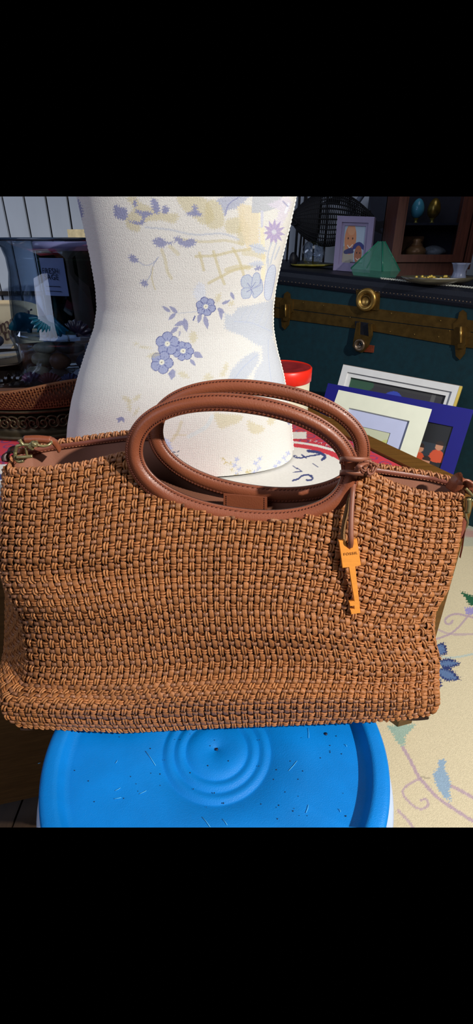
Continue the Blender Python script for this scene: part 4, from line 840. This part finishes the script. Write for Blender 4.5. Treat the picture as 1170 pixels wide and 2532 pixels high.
V = [[jx+(jr+.0012)*math.cos(t), jy+(jr+.0012)*math.sin(t), jz+z] for t in a for z in (z0_, z1_)]+[[jx+(jr+.0005)*math.cos(t), jy+(jr+.0005)*math.sin(t), jz+z] for t in a for z in (z0_, z1_)]
lb_ = mesh('paper_label', V, grid_faces(16, 2), mat('label_paper', (176, 178, 204), .7, var=.03), jr_)
am = -PI/2-.40; xd = np.array([-math.sin(am), math.cos(am), 0]); nd = np.array([math.cos(am), math.sin(am), 0]); pc = np.array([jx, jy, jz])+nd*(jr+.0022)
M_ink = mat('dark_ink', (48, 48, 60), .7, var=0)
text_obj('lettering', 'FRESH', M_ink, lb_, pc+[0, 0, z0_+(z1_-z0_)*.66], xd, (0, 0, 1), .0105, .0001, 1.1); text_obj('lettering', 'SAGE', M_ink, lb_, pc+[0, 0, z0_+(z1_-z0_)*.50], xd, (0, 0, 1), .0105, .0001, 1.15)
for zz_ in (.25, .12): MB().box8([pc+xd*a_+np.array([0, 0, z0_+(z1_-z0_)*zz_+b_])+nd*c_ for c_ in (0, -.0008) for a_, b_ in ((-.014, 0), (.014, 0), (.014, .0008), (-.014, .0008))]).build('ruled_line', M_ink, lb_, False)
def shell(name, c, R_, col, label, group=None, tilt=0, n=14, dirx=0):
    m_ = mat('shell_'+name+str(len(MATS)), col, .35, var=.2, vscale=80, coat=.3); e0 = empty(name, c); tag(e0, label, 'shell' if 'shell' in name else 'ornament', group)
    s_, t_ = np.meshgrid(np.linspace(-1.15, 1.15, 85), np.linspace(.02, 1, 14), indexing='ij'); rr_ = R_*t_*(1+.05*np.cos(s_*n*2)); hgt = R_*.42*np.sin(np.clip(t_, 0, 1)*PI*.75)*np.cos(s_*.9)+R_*.035*np.cos(s_*n*2)*t_
    x_ = rr_*np.sin(s_); z_ = rr_*np.cos(s_)-R_*.5; c1_, s1_ = math.cos(tilt), math.sin(tilt)
    V = np.stack([c[0]+x_*c1_-z_*s1_, c[1]-hgt, c[2]+R_*.55+x_*s1_+z_*c1_], -1); V2 = V+[0, .003, 0]
    F1 = grid_faces(85, 14); o = mesh('fan', np.concatenate([V.reshape(-1, 3), V2.reshape(-1, 3)]), np.concatenate([F1, F1[:, ::-1]+85*14]), m_, e0)
    hb = lathe([(0, -.002), (R_*.12, -.001), (R_*.15, .004), (R_*.1, .008), (0, .009)], 16, (c[0]-s1_*R_*-.5, c[1]-.001, c[2]+.002), 'hinge', m_, e0); return e0
sz = vz+zk+.0032
shell('scallop_shell', (-.292, VY-.082, sz), .032, (20, 120, 140), 'teal glass scallop shell in front of the candle jar, inside the vase', tilt=PI*.9)
shell('scallop_shell', (-.345, VY-.045, sz), .030, (16, 92, 110), 'flat teal shell left of the candle jar, inside the vase', tilt=.3, n=3)
shell('scallop_shell', (-.245, VY-.084, sz), .024, (24, 26, 48), 'dark navy shell right of the teal shell, inside the vase', tilt=-.4, n=8)
bz = vz+.0085
def pebble(c, r, col, lab, name='pebble', grp='pebbles and shells in the vase foot'):
    m_ = mat('stone_'+str(len(MATS)), col, .5, var=.35, vscale=90); bm = bmesh.new(); bmesh.ops.create_icosphere(bm, subdivisions=3, radius=1)
    ph = rng.uniform(0, 6, 3)
    for v in bm.verts: k = 1+.12*math.sin(v.co.x*3+ph[0])+.1*math.sin(v.co.y*4+ph[1]); v.co = Vector((c[0]+v.co.x*r[0]*k, c[1]+v.co.y*r[1]*k, c[2]+v.co.z*r[2]*k))
    me = bpy.data.meshes.new(name); bm.to_mesh(me); bm.free(); o = link(name, me, m_); tag(o, lab, 'stone', grp); return o
pl = [((-.345, -.035, .012), (.018, .016, .012), (196, 180, 140)), ((-.30, -.055, .012), (.02, .016, .012), (80, 62, 50)), ((-.262, -.055, .012), (.018, .016, .012), (190, 186, 186)), ((-.335, -.03, .034), (.017, .015, .012), (188, 168, 126)), ((-.295, -.05, .036), (.019, .016, .013), (128, 80, 50)), ((-.255, -.048, .034), (.017, .014, .012), (60, 56, 64)), ((-.32, -.045, .057), (.018, .015, .010), (206, 190, 150)), ((-.275, -.05, .058), (.02, .016, .010), (70, 58, 52)), ((-.24, -.045, .055), (.014, .014, .010), (176, 172, 176))]
for (p, r_, c_), lab_ in zip(pl, ['cream stone, lowest at the left inside the vase foot', 'dark brown stone, bottom middle of the vase foot', 'pale grey stone, bottom right of the vase foot', 'tan stone, middle layer at the left of the vase foot', 'rust brown stone at the centre of the vase foot', 'slate grey stone, middle layer at the right of the vase foot', 'cream stone, topmost at the left in the vase foot', 'dark stone, topmost in the middle of the vase foot', 'light grey stone, topmost at the right in the vase foot']): pebble((p[0], VY+p[1], bz+p[2]), r_, c_, lab_)
for (p, R_, c_, lb2, n_) in (((-.31, VY-.075, bz), .022, (120, 28, 36), 'dark red scallop shell low in the vase foot', 12), ((-.345, VY-.062, bz), .020, (92, 44, 84), 'purple shell at the left of the vase foot', 8), ((-.275, VY-.076, bz), .021, (44, 50, 92), 'dark blue shell at the right of the vase foot', 9)): shell('scallop_shell', p, R_, c_, lb2, tilt=.1, n=n_)
# crystal dish, plates, grey shell beside
cd = (-.392, .79, zt+.0065)
o = lathe([(0, 0), (.030, 0), (.040, .006), (.048, .022), (.046, .022), (.038, .008), (0, .004)], 96, cd, 'crystal_dish', G_clear, None, mod=lambda a, z: 1+.05*np.abs(np.sin(a*9))*(z > .003)); tag(o, 'small fluted crystal dish on the rattan tray, left of the vase', 'dish')
for k, (zz_, rr_) in enumerate(((.030, .075), (.042, .070))):
    o = lathe([(0, 0), (rr_*.6, 0), (rr_, .006), (rr_*1.0, .008), (rr_*.6, .003), (0, .003)], 60, (-.44, .90, zt+zz_), 'glass_plate', G_clear if k else M_nail); tag(o, ('pale glass plate' if k else 'dull silver plate')+' behind the crystal dish at the left edge', 'plate')
pebble((-.455, .89, zt+.068), (.030, .03, .016), (120, 124, 146), 'grey lavender rounded shell on the plates at the left edge', 'sea_shell', None)['category'] = 'shell'
# beige pouch with script behind
b0 = at(-30, 742, 1.25); b1_ = at(58, 742, 1.25); b2_ = at(58, 905, 1.25); pb = empty('canvas_pouch', (float((b0[0]+b1_[0])/2), 1.25, float(b2_[2]))); tag(pb, 'beige canvas pouch with brown handwriting, at left edge behind the vase', 'pouch')
M_can = mat('canvas', (206, 184, 146), .8, var=.05, bump=.3, bscale=400)
s_, t_ = np.meshgrid(np.linspace(-1, 1, 30), np.linspace(-1, 1, 30), indexing='ij'); xm, xh = (b0[0]+b1_[0])/2, (b1_[0]-b0[0])/2+.03; zm, zh = (b0[2]+b2_[2])/2, (b0[2]-b2_[2])/2
x_ = xm+xh*s_; z_ = zm+zh*t_-.01*np.abs(s_)**3*(t_ > 0); bul = .035*(1-s_**4)*(1-t_**4)
Vf = np.stack([x_, 1.25-bul, z_], -1).reshape(-1, 3); Vk = np.stack([x_, 1.25+bul, z_], -1).reshape(-1, 3); F1 = grid_faces(30, 30); mesh('pouch_body', np.concatenate([Vf, Vk]), np.concatenate([F1[:, ::-1], F1+900]), M_can, pb)
xb = np.linspace(-1, .98, 24); yb_ = lambda t: -.52+.05*t
V = [(xm+xh*t, 1.25-.035*(1-t**4)*(1-(yb_(t)+k)**4)-.002, zm+zh*(yb_(t)+k)) for t in xb for k in (-.11, .11)]; mesh('ochre_band', V, grid_faces(24, 2), mat('ochre_cloth', (168, 138, 66), .8), pb)
M_br = mat('brown_ink', (92, 66, 60), .8, var=0)
pt = at(20, 800, 1.212); text_obj('lettering', 'summer', M_br, pb, pt, (1, 0, .42), (-.3, 0, 1), .040, .0002, 1, .4); pt = at(34, 818, 1.212); text_obj('lettering', 'time', M_br, pb, pt, (1, 0, .42), (-.3, 0, 1), .040, .0002, 1, .4)
# support for the pouch: dark box under it
o = MB().box((-.95, 1.212, ZF), (-.44, 1.5, float(b2_[2])-.0005)).build('storage_box', mat('dark_card', (40, 36, 40), .7), None, False); tag(o, 'dark storage box under the canvas pouch, behind the vase', 'box')
p_ = at(192, 573, 1.6); wd_ = .05
bxz = float(p_[2]); o = MB().box((p_[0]-.03, 1.6, bxz-.022), (p_[0]+.07, 1.66, bxz+.006)).build('cream_card_box', mat('cream_card', (206, 190, 150), .7, var=.3, vscale=70), None, False); tag(o, 'small cream box with brown spot, just above the vase rim', 'box')
o2 = MB().box((p_[0]-.03, 1.56, ZF), (p_[0]+.14, 1.75, bxz-.0225)).build('shelf_unit', M_cabd, None, False); tag(o2, 'dark narrow shelf unit behind the vase and dress form', 'shelf')
# basket in the dark, low left
bc = (-.205, .365)
bsk = empty('waste_basket', (bc[0], bc[1], ZF)); tag(bsk, 'dark woven basket in shadow, left of the bucket', 'basket')
M_bsk = mat('basket_cane', (110, 76, 42), .7, var=.4, vscale=120, bump=1, bscale=120)
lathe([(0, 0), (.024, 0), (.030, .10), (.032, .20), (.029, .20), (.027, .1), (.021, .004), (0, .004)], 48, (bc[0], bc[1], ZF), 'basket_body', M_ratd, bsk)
for k in range(34):
    a = np.linspace(0, 2*PI, 49)[:-1]; z_ = .004+k*.0058; r0 = np.interp(z_, [0, .1, .20], [.0245, .0305, .0325])+.0012*np.cos(a*12+PI*(k % 2)); V_, F_ = tube(np.stack([bc[0]+r0*np.cos(a), bc[1]+r0*np.sin(a), ZF+z_+0*a], -1), .0028, 5, True); mesh('cane_coil', V_, F_, M_bsk, bsk)
# ================================================================== THINGS ON THE TRUNK
def trunk_pt(px, Y):
    d = ray(px, 680.); x = float(d[0]*Y/d[1]); P = np.array([x, Y, 0.]); return np.array([x, Y, float(ztop(P))+.0003])
# lavender frame
def small_frame():
    Yl = 1.76; bl, br2 = trunk_pt(824, Yl), trunk_pt(912, Yl-.06); tlp = at(840, 535, Yl+.04); 
    H_ = float(tlp[2]-bl[2]); ex_ = (br2-bl); W_ = np.linalg.norm(ex_); ex_ /= W_; up = np.array([0.02, .14, 1]); up /= np.linalg.norm(up); nz_ = np.cross(ex_, up); nz_ = nz_ if nz_[1] < 0 else -nz_; H_ *= 1.01
    root = empty('photo_frame', tuple(bl)); tag(root, 'lavender photo frame with two smiling faces, standing on the trunk', 'picture frame'); tl = bl+up*H_; ey = -up
    def quad(m0, m1, m2, m3, z0, z1, nm, mt):
        c = [tl+ex_*m0+ey*m1, tl+ex_*m2+ey*m1, tl+ex_*m2+ey*m3, tl+ex_*m0+ey*m3]; return MB().box8([p+nz_*z0 for p in c]+[p+nz_*z1 for p in c]).build(nm, mt, root, False)
    border(quad, 0, 0, W_, H_, W_*.14, -.012, .006, 'frame_rail', M_lav); border(quad, W_*.12, W_*.12, W_*.88, H_-W_*.12, W_*.09, -.012, .001, 'inner_rail', M_lav)
    def pnt(A):
        A.put(A.y < 101, (176, 196, 214)); A.blob([(0, 60), (20, 54), (46, 62), (50, 100), (0, 100)], (170, 164, 150)); A.put(np.hypot((A.x-32)*1.0, (A.y-36)*.66) < 26, (214, 142, 96)); A.put(np.hypot((A.x-34)*1.0, (A.y-12)*1.2) < 17, (224, 160, 116)); A.put((np.hypot(A.x-22, A.y-34) < 3)|(np.hypot(A.x-42, A.y-34) < 3), (90, 50, 36)); A.curve([(22, 52), (32, 58), (44, 50)], 3, (240, 225, 215)); A.curve([(22, 55), (32, 61), (44, 53)], 1.5, (140, 60, 50))
        A.blob([(44, 62), (52, 48), (74, 42), (94, 50), (98, 62), (80, 58), (60, 60)], (48, 56, 128)); A.put(np.hypot((A.x-72), (A.y-74)*.75) < 17, (168, 104, 72)); A.put((np.hypot(A.x-66, A.y-70) < 2.4)|(np.hypot(A.x-80, A.y-70) < 2.4), (40, 24, 20)); A.curve([(64, 84), (72, 88), (80, 84)], 2, (230, 210, 200)); A.blob([(10, 66), (40, 58), (52, 70), (30, 74), (10, 74)], (60, 62, 110)); A.put((A.y > 94) & (A.x > 40), (80, 70, 90))
    photo(tl, ex_, ey, nz_, W_*.19, W_*.19, W_*.81, H_-W_*.19, -.003, root, pnt, (176, 196, 214)); quad(W_*.05, W_*.05, W_*.95, H_-W_*.05, -.016, -.0125, 'backing', M_black)
small_frame()
# green glass pyramid
pb0 = [trunk_pt(866, 1.60), trunk_pt(945, 1.535), trunk_pt(988, 1.57), trunk_pt(905, 1.64)]; apx = at(944, 597, 1.59)
gp = empty('glass_pyramid', tuple(pb0[0])); tag(gp, 'translucent green glass pyramid with flat tip on the trunk', 'ornament')
ap = [apx+(p-sum(pb0)/4)*.12*np.array([1, 1, 0]) for p in pb0]; bvz = [p+np.array([0, 0, .018]) for p in pb0]
ins2 = [(p-sum(pb0)/4)*.86+sum(pb0)/4 for p in pb0]
MB().add(ins2+bvz+ap, [(3, 2, 1, 0), (0, 1, 5, 4), (1, 2, 6, 5), (2, 3, 7, 6), (3, 0, 4, 7), (4, 5, 9, 8), (5, 6, 10, 9), (6, 7, 11, 10), (7, 4, 8, 11), (8, 9, 10, 11)]).build('pyramid_glass', M_pyr, gp, False)
for i in range(4): V_, F_ = tube([bvz[i], ap[i]], .0022, 6); mesh('edge_lead', V_, F_, mat('green_edge', (40, 120, 96), .2, var=0) if 'green_edge' not in MATS else MATS['green_edge'], gp)
# glass ball ornament on a yellow leaf dish
cb = trunk_pt(770, 1.86); cb2 = at(768, 625, 1.86)
o = lathe([(0, 0), (.03, .001), (.062, .006), (.066, .010), (.060, .008), (.03, .004), (0, .003)], 50, tuple(cb), 'leaf_dish', mat('yellow_glaze', (150, 140, 50), .35, var=.3), None, mod=lambda a, z: 1+.16*np.cos(a*2)+.05*np.cos(a*7)); tag(o, 'yellow green leaf shaped dish on the trunk beside the lavender frame', 'dish')
rb_ = float(cb2[2]-cb[2]-.005); th = np.linspace(-PI/2, PI/2, 24)
gb = empty('glass_globe', tuple(cb+[0, 0, .005])); tag(gb, 'clear glass globe with sparkling highlights on the yellow dish', 'ornament')
lathe([(rb_*math.cos(t)*1.0+1e-5, rb_+rb_*math.sin(t)) for t in th], 48, tuple(cb+[0, 0, .005]), 'globe', G_clear, gb, mod=lambda a, z: 1+.02*np.cos(a*6+z*90))
for k in range(9):
    a = k*2.4; c_ = cb+np.array([.5*rb_*math.cos(a), .5*rb_*math.sin(a), .012+rb_*(.3+.16*k)]); P = [c_+np.array([.006*math.cos(t), .003*math.sin(t), .009*math.sin(t+a)]) for t in np.linspace(0, 5, 10)]; V_, F_ = tube(P, .0025, 6); mesh('glass_drop', V_, F_, G_clear, gb)
c_ = trunk_pt(726, 1.90); o = pebble((c_[0]-.002, c_[1], c_[2]+.020), (.015, .015, .020), (20, 20, 30), 'small black egg shaped ornament left of the glass globe', 'black_ornament', None); o['category'] = 'ornament'
# black wire fish
fb_ = [at(x, y, 1.98) for x, y in ((722, 540), (1000, 560))]; f0 = np.array(fb_[0]); f1 = at(925, 545, 1.90); fdir = (f1-f0); Lh = np.linalg.norm(fdir); fdir /= Lh; fup = np.array([0, 0, 1.]); fup -= fdir*fdir[2]; fup /= np.linalg.norm(fup); fsd = np.cross(fdir, fup)
fish = empty('wire_fish', tuple(f0)); 
def fp_(t, a):
    hgt = .066*np.sin(PI*np.clip(t, 0, 1)**.88)**.9+.008; c = f0+fdir*(t*Lh)[..., None] if hasattr(t, 'shape') else f0+fdir*t*Lh
    return c+(fup*np.cos(a)[..., None]*hgt[..., None]*1.12+fsd*np.sin(a)[..., None]*hgt[..., None]*.45)
tt = np.linspace(0, 1, 44); V, F = [], []
mb = MB()
for t in tt[1::1]: a = np.linspace(0, 2*PI, 25)[:-1]; mb.tube(fp_(np.full(24, t), a), .0016, 4, True)
for a0 in np.linspace(0, 2*PI, 33)[:-1]: mb.tube(fp_(tt, np.full(44, a0)), .0016, 4)
mb.build('wire_mesh', M_fish, fish)['kind'] = 'stuff'
tt2 = np.linspace(0, .34, 14); A_, T_ = np.meshgrid(np.linspace(0, 2*PI, 33)[:-1], tt2, indexing='ij'); mesh('head', fp_(T_.ravel(), A_.ravel())*1., grid_faces(32, 14, True), M_fish, fish)
def fin(pts, name, Yv):
    P = at(np.array([p[0] for p in pts], float), np.array([p[1] for p in pts], float), Yv); n = len(pts); Q_ = P+[0, .006, 0]; o = mesh(name, np.concatenate([P, Q_]), [tuple(range(n)), tuple(range(2*n-1, n-1, -1))]+[(i, (i+1) % n, n+(i+1) % n, n+i) for i in range(n)], M_fish, fish, False); trim(o); return o
fin([(795, 502), (812, 494), (828, 484), (836, 470), (845, 486), (842, 504), (846, 508)], 'dorsal_fin', 1.93); fin([(915, 520), (918, 534), (935, 548), (968, 543), (962, 558), (940, 566), (948, 580), (925, 570), (910, 552)], 'tail_fin', 1.9); fin([(893, 522), (917, 520), (920, 538), (895, 540)], 'tail_stem', 1.9)
for tq_ in (.3, .75):
    p = f0+fdir*tq_*Lh; zt_ = float(ztop(np.array([p[0], p[1]])))
    V_, F_ = tube([p-fup*.06, np.array([p[0], p[1], zt_+.001])], .003, 6); mesh('stand_rod', V_, F_, M_fish, fish)
tag(fish, 'black wire mesh fish sculpture behind the lavender frame', 'sculpture')
V_, F_ = tube(cr([at(718, 546, 1.96), at(727, 542, 1.95), at(735, 552, 1.95), at(724, 556, 1.96)], 5, True), .003, 6, True); mesh('mouth_ring', V_, F_, M_fish, fish)
# rods leaning on the wall
for (p, q_, r_, lab, mt) in (((722, 470), (705, 700), .004, 'thin dark rod against the wall, leftmost right of the dress form', M_fish), ((742, 470), (726, 690), .005, 'thick dark rod against the wall, second right of the dress form', M_fish), ((756, 470), (735, 690), .004, 'thin dark rod against the wall, third right of the dress form', M_fish), ((905, 470), (870, 520), .010, 'pale grey tube slanting above the wire fish', mat('grey_tube', (120, 130, 150), .3, var=.05))):
    P = [at(*p, 2.2), at(*q_, 2.14)]; P[1] = P[0]+(P[1]-P[0])*(1.6 if r_ == .010 else 1); V_, F_ = tube(P, r_, 8); o = mesh('wall_rod', V_, F_, mt); trim(o); tag(o, lab, 'rod')
o = MB().box((at(905, 600, 2.2)[0], 2.19, .05), (at(975, 600, 2.2)[0], 2.235, .72)).build('dark_panel', mat('slate_panel', (50, 54, 68), .7), None, False); trim(o); tag(o, 'slate grey panel on the wall behind the cabinet edge', 'panel')
# display cabinet
Yc = 1.625; X0, X1 = float(at(966, 640, Yc)[0]), float(at(1142, 650, Yc)[0]); zc = float(ztop(np.array([(X0+X1)/2, Yc])))+.0015; Zd0 = float(at(1000, 648, Yc)[2]); Zt = .66; dc = .13
cab = empty('display_cabinet', (X0, Yc, zc)); tag(cab, 'brown wooden display cabinet with glass door on the trunk at right', 'cabinet')
def cb_(x0, y0, z0, x1, y1, z1, nm, m_=M_cab, par=None): o = MB().box((x0, y0, z0), (x1, y1, z1)).build(nm, m_, par or cab, False); o2 = trim(o); return o
cb_(X0+.008, Yc+.006, zc, X1+.012, Yc+dc, Zd0, 'plinth'); cb_(X0, Yc+.012, Zd0, X0+.012, Yc+dc, Zt, 'side'); cb_(X1+.008, Yc+.004, Zd0-.02, X1+.03, Yc+dc, Zt, 'side'); cb_(X0, Yc+dc-.008, Zd0, X1+.02, Yc+dc, Zt, 'back', M_cabd); cb_(X0+.01, Yc+.02, Zd0, X1+.01, Yc+dc-.008, Zd0+.006, 'floor_board')
dr = cb_(X0, Yc-.004, Zd0, X1, Yc+.010, Zd0+.020, 'door_rail'); cb_(X0, Yc-.004, Zd0+.02, X0+.022, Yc+.01, Zt, 'door_stile'); cb_(X1-.022, Yc-.004, Zd0+.02, X1, Yc+.01, Zt, 'door_stile'); cb_(X0+.022, Yc+.002, Zd0+.02, X0+.03, Yc+.01, Zt, 'door_bead'); cb_(X1-.03, Yc+.002, Zd0+.02, X1-.022, Yc+.01, Zt, 'door_bead'); cb_(X0+.022, Yc+.004, Zd0+.02, X1-.022, Yc+.006, Zt, 'door_glass', G_clear)
cb_(X1+.012, Yc-.002, zc, X1+.020, Yc+.004, Zt, 'corner_bead')
Yi = Yc+.055; zsh = float(at(1050, 552, Yi)[2]); cb_(X0+.012, Yc+.015, zsh-.006, X1+.008, Yc+dc-.008, zsh, 'shelf', M_cabd)
def cpt(px, Y): d = ray(px, 550.); return float(d[0]*Y/d[1])
M_te = mat('turquoise_glaze', (96, 176, 190), .25, var=.08, coat=.4); M_go = mat('gilt', (180, 140, 60), .3, metal=.7, var=.5, vscale=60)
def egg(name, x, Y, z, r, h, m_, lab):
    e0 = empty(name, (x, Y, z)); tag(e0, lab, 'egg ornament'); th = np.linspace(0, PI, 20); lathe([(r*math.sin(t)*(1-.16*math.cos(PI-t))+1e-5, h/2-h/2*math.cos(t)+.011) for t in th], 32, (x, Y, z), 'egg', m_, e0); lathe([(0, 0), (r*.4, 0), (r*.2, .004), (r*.24, .008), (r*.5, .0125)], 20, (x, Y, z), 'foot', M_gold, e0)
zs_ = zsh+.0005; egg('turquoise_egg', cpt(1028, Yi), Yi, zs_, .0190, .052, M_te, 'turquoise egg on a gold foot inside the display cabinet'); egg('gilt_egg', cpt(1065, Yi), Yi-.01, zs_, .0185, .052, M_go, 'ornate gold egg on a gold foot inside the display cabinet')
zi = Zd0+.0065; xp = cpt(1040, Yi); gpo = empty('round_pot', (xp, Yi, zi)); tag(gpo, 'round tan gold lidded pot on the cabinet floor', 'pot'); M_tan = mat('tan_gold', (176, 122, 74), .35, metal=.3, var=.3); lathe([(0, 0), (.016, .001), (.030, .014), (.030, .026), (.018, .036), (0, .037)], 36, (xp, Yi, zi), 'pot_body', M_tan, gpo); lathe([(.017, .036), (.019, .038), (.012, .046), (.016, .052), (.012, .056), (0, .057)], 30, (xp, Yi, zi), 'pot_lid', M_tan, gpo)
xq = cpt(1092, Yi); o = pebble((xq, Yi+.01, zi+.019), (.038, .025, .016), (150, 146, 140), 'crumpled pale cloth at the right of the cabinet floor', 'folded_cloth', None); o['category'] = 'cloth'
o = MB().box((cpt(985, Yi), Yi+.025, zi), (cpt(1062, Yi), Yi+.03, zi+.062)).build('brown_card', mat('brown_card', (128, 84, 48), .7), None, False); tag(o, 'plain brown card standing behind the gold pot in the cabinet', 'card')
# glass boat dish with gold beads, fluted white vase, lace edging
g0 = trunk_pt(1085, 1.425); gd = empty('boat_dish', tuple(g0)); tag(gd, 'long pale glass dish holding gold beads on the trunk edge', 'dish')
M_frost = mat('frosted_glass', (104, 98, 80), .3, trans=.35, var=.2, vscale=100)
lathe([(0, 0), (.03, 0), (.052, .006), (.064, .018), (.060, .018), (.05, .009), (.028, .004), (0, .004)], 60, tuple(g0), 'dish_glass', M_frost, gd, mod=lambda a, z: 1+.55*np.cos(a)**2)
for k in range(16):
    a = rng.uniform(-1, 1); P = (g0[0]-.062+.09*(k/16), g0[1]-.012+rng.uniform(-.01, .01), g0[2]+.012+rng.uniform(0, .007)); bm = bmesh.new(); bmesh.ops.create_icosphere(bm, subdivisions=2, radius=.0042); bmesh.ops.translate(bm, verts=bm.verts, vec=P); me = bpy.data.meshes.new('gold_bead'); bm.to_mesh(me); bm.free(); o = link('gold_bead', me, M_gold); tag(o, 'small gold bead in the long glass dish', 'bead', 'gold beads in the glass dish')
v0 = trunk_pt(1135, 1.44); v0[2] += .006; o = lathe([(0, 0), (.019, 0), (.022, .004), (.017, .018), (.016, .026), (.021, .042), (.024, .046), (.021, .045), (.013, .025), (.013, .008), (0, .006)], 60, tuple(v0), 'fluted_vase', mat('pale_lilac_glass', (150, 158, 186), .3, trans=.2, var=.08), None, mod=lambda a, z: 1+.07*np.cos(a*8)*(z > .03)); tag(o, 'small fluted pale lilac vase standing at the right end of the trunk', 'vase')
mb = MB()
q0, q1 = ont(935, 693., .007), ont(1200, 724., .007); n = 160; s_ = np.linspace(0, 1, n); P = q0+(q1-q0)*s_[:, None]; P[:, 2] = ztop(P)+.0015+.0009*np.sin(s_*260); P[:, :2] -= (tn*.014)[None, :2]; mb.tube(P, .0026, 5); P2 = P.copy(); P2[:, 2] += .0; P2[:, 1] -= .003+.0012*np.sin(s_*200); mb.tube(P2, .0014, 4)
o = mb.build('lace_trim', mat('lace_cotton', (200, 200, 186), .9, var=.3, vscale=300)); tag(o, 'white lace edging lying along the front edge of the trunk', 'lace')
# everything stops where the photographed part of the place stops
for o in [o for o in SC.objects if o.type == 'MESH']:
    co = np.empty(len(o.data.vertices)*3, np.float32); o.data.vertices.foreach_get('co', co); yy_ = proj(co.reshape(-1, 3).astype(float))[1]
    if yy_.min() < 485.5 or yy_.max() > 2046.5:
        if yy_.min() > 2046 or yy_.max() < 486: bpy.data.objects.remove(o, do_unlink=True)
        else: o['cap'] = False; trim(o)
for o in SC.objects:
    if 'cap' in o: del o['cap']
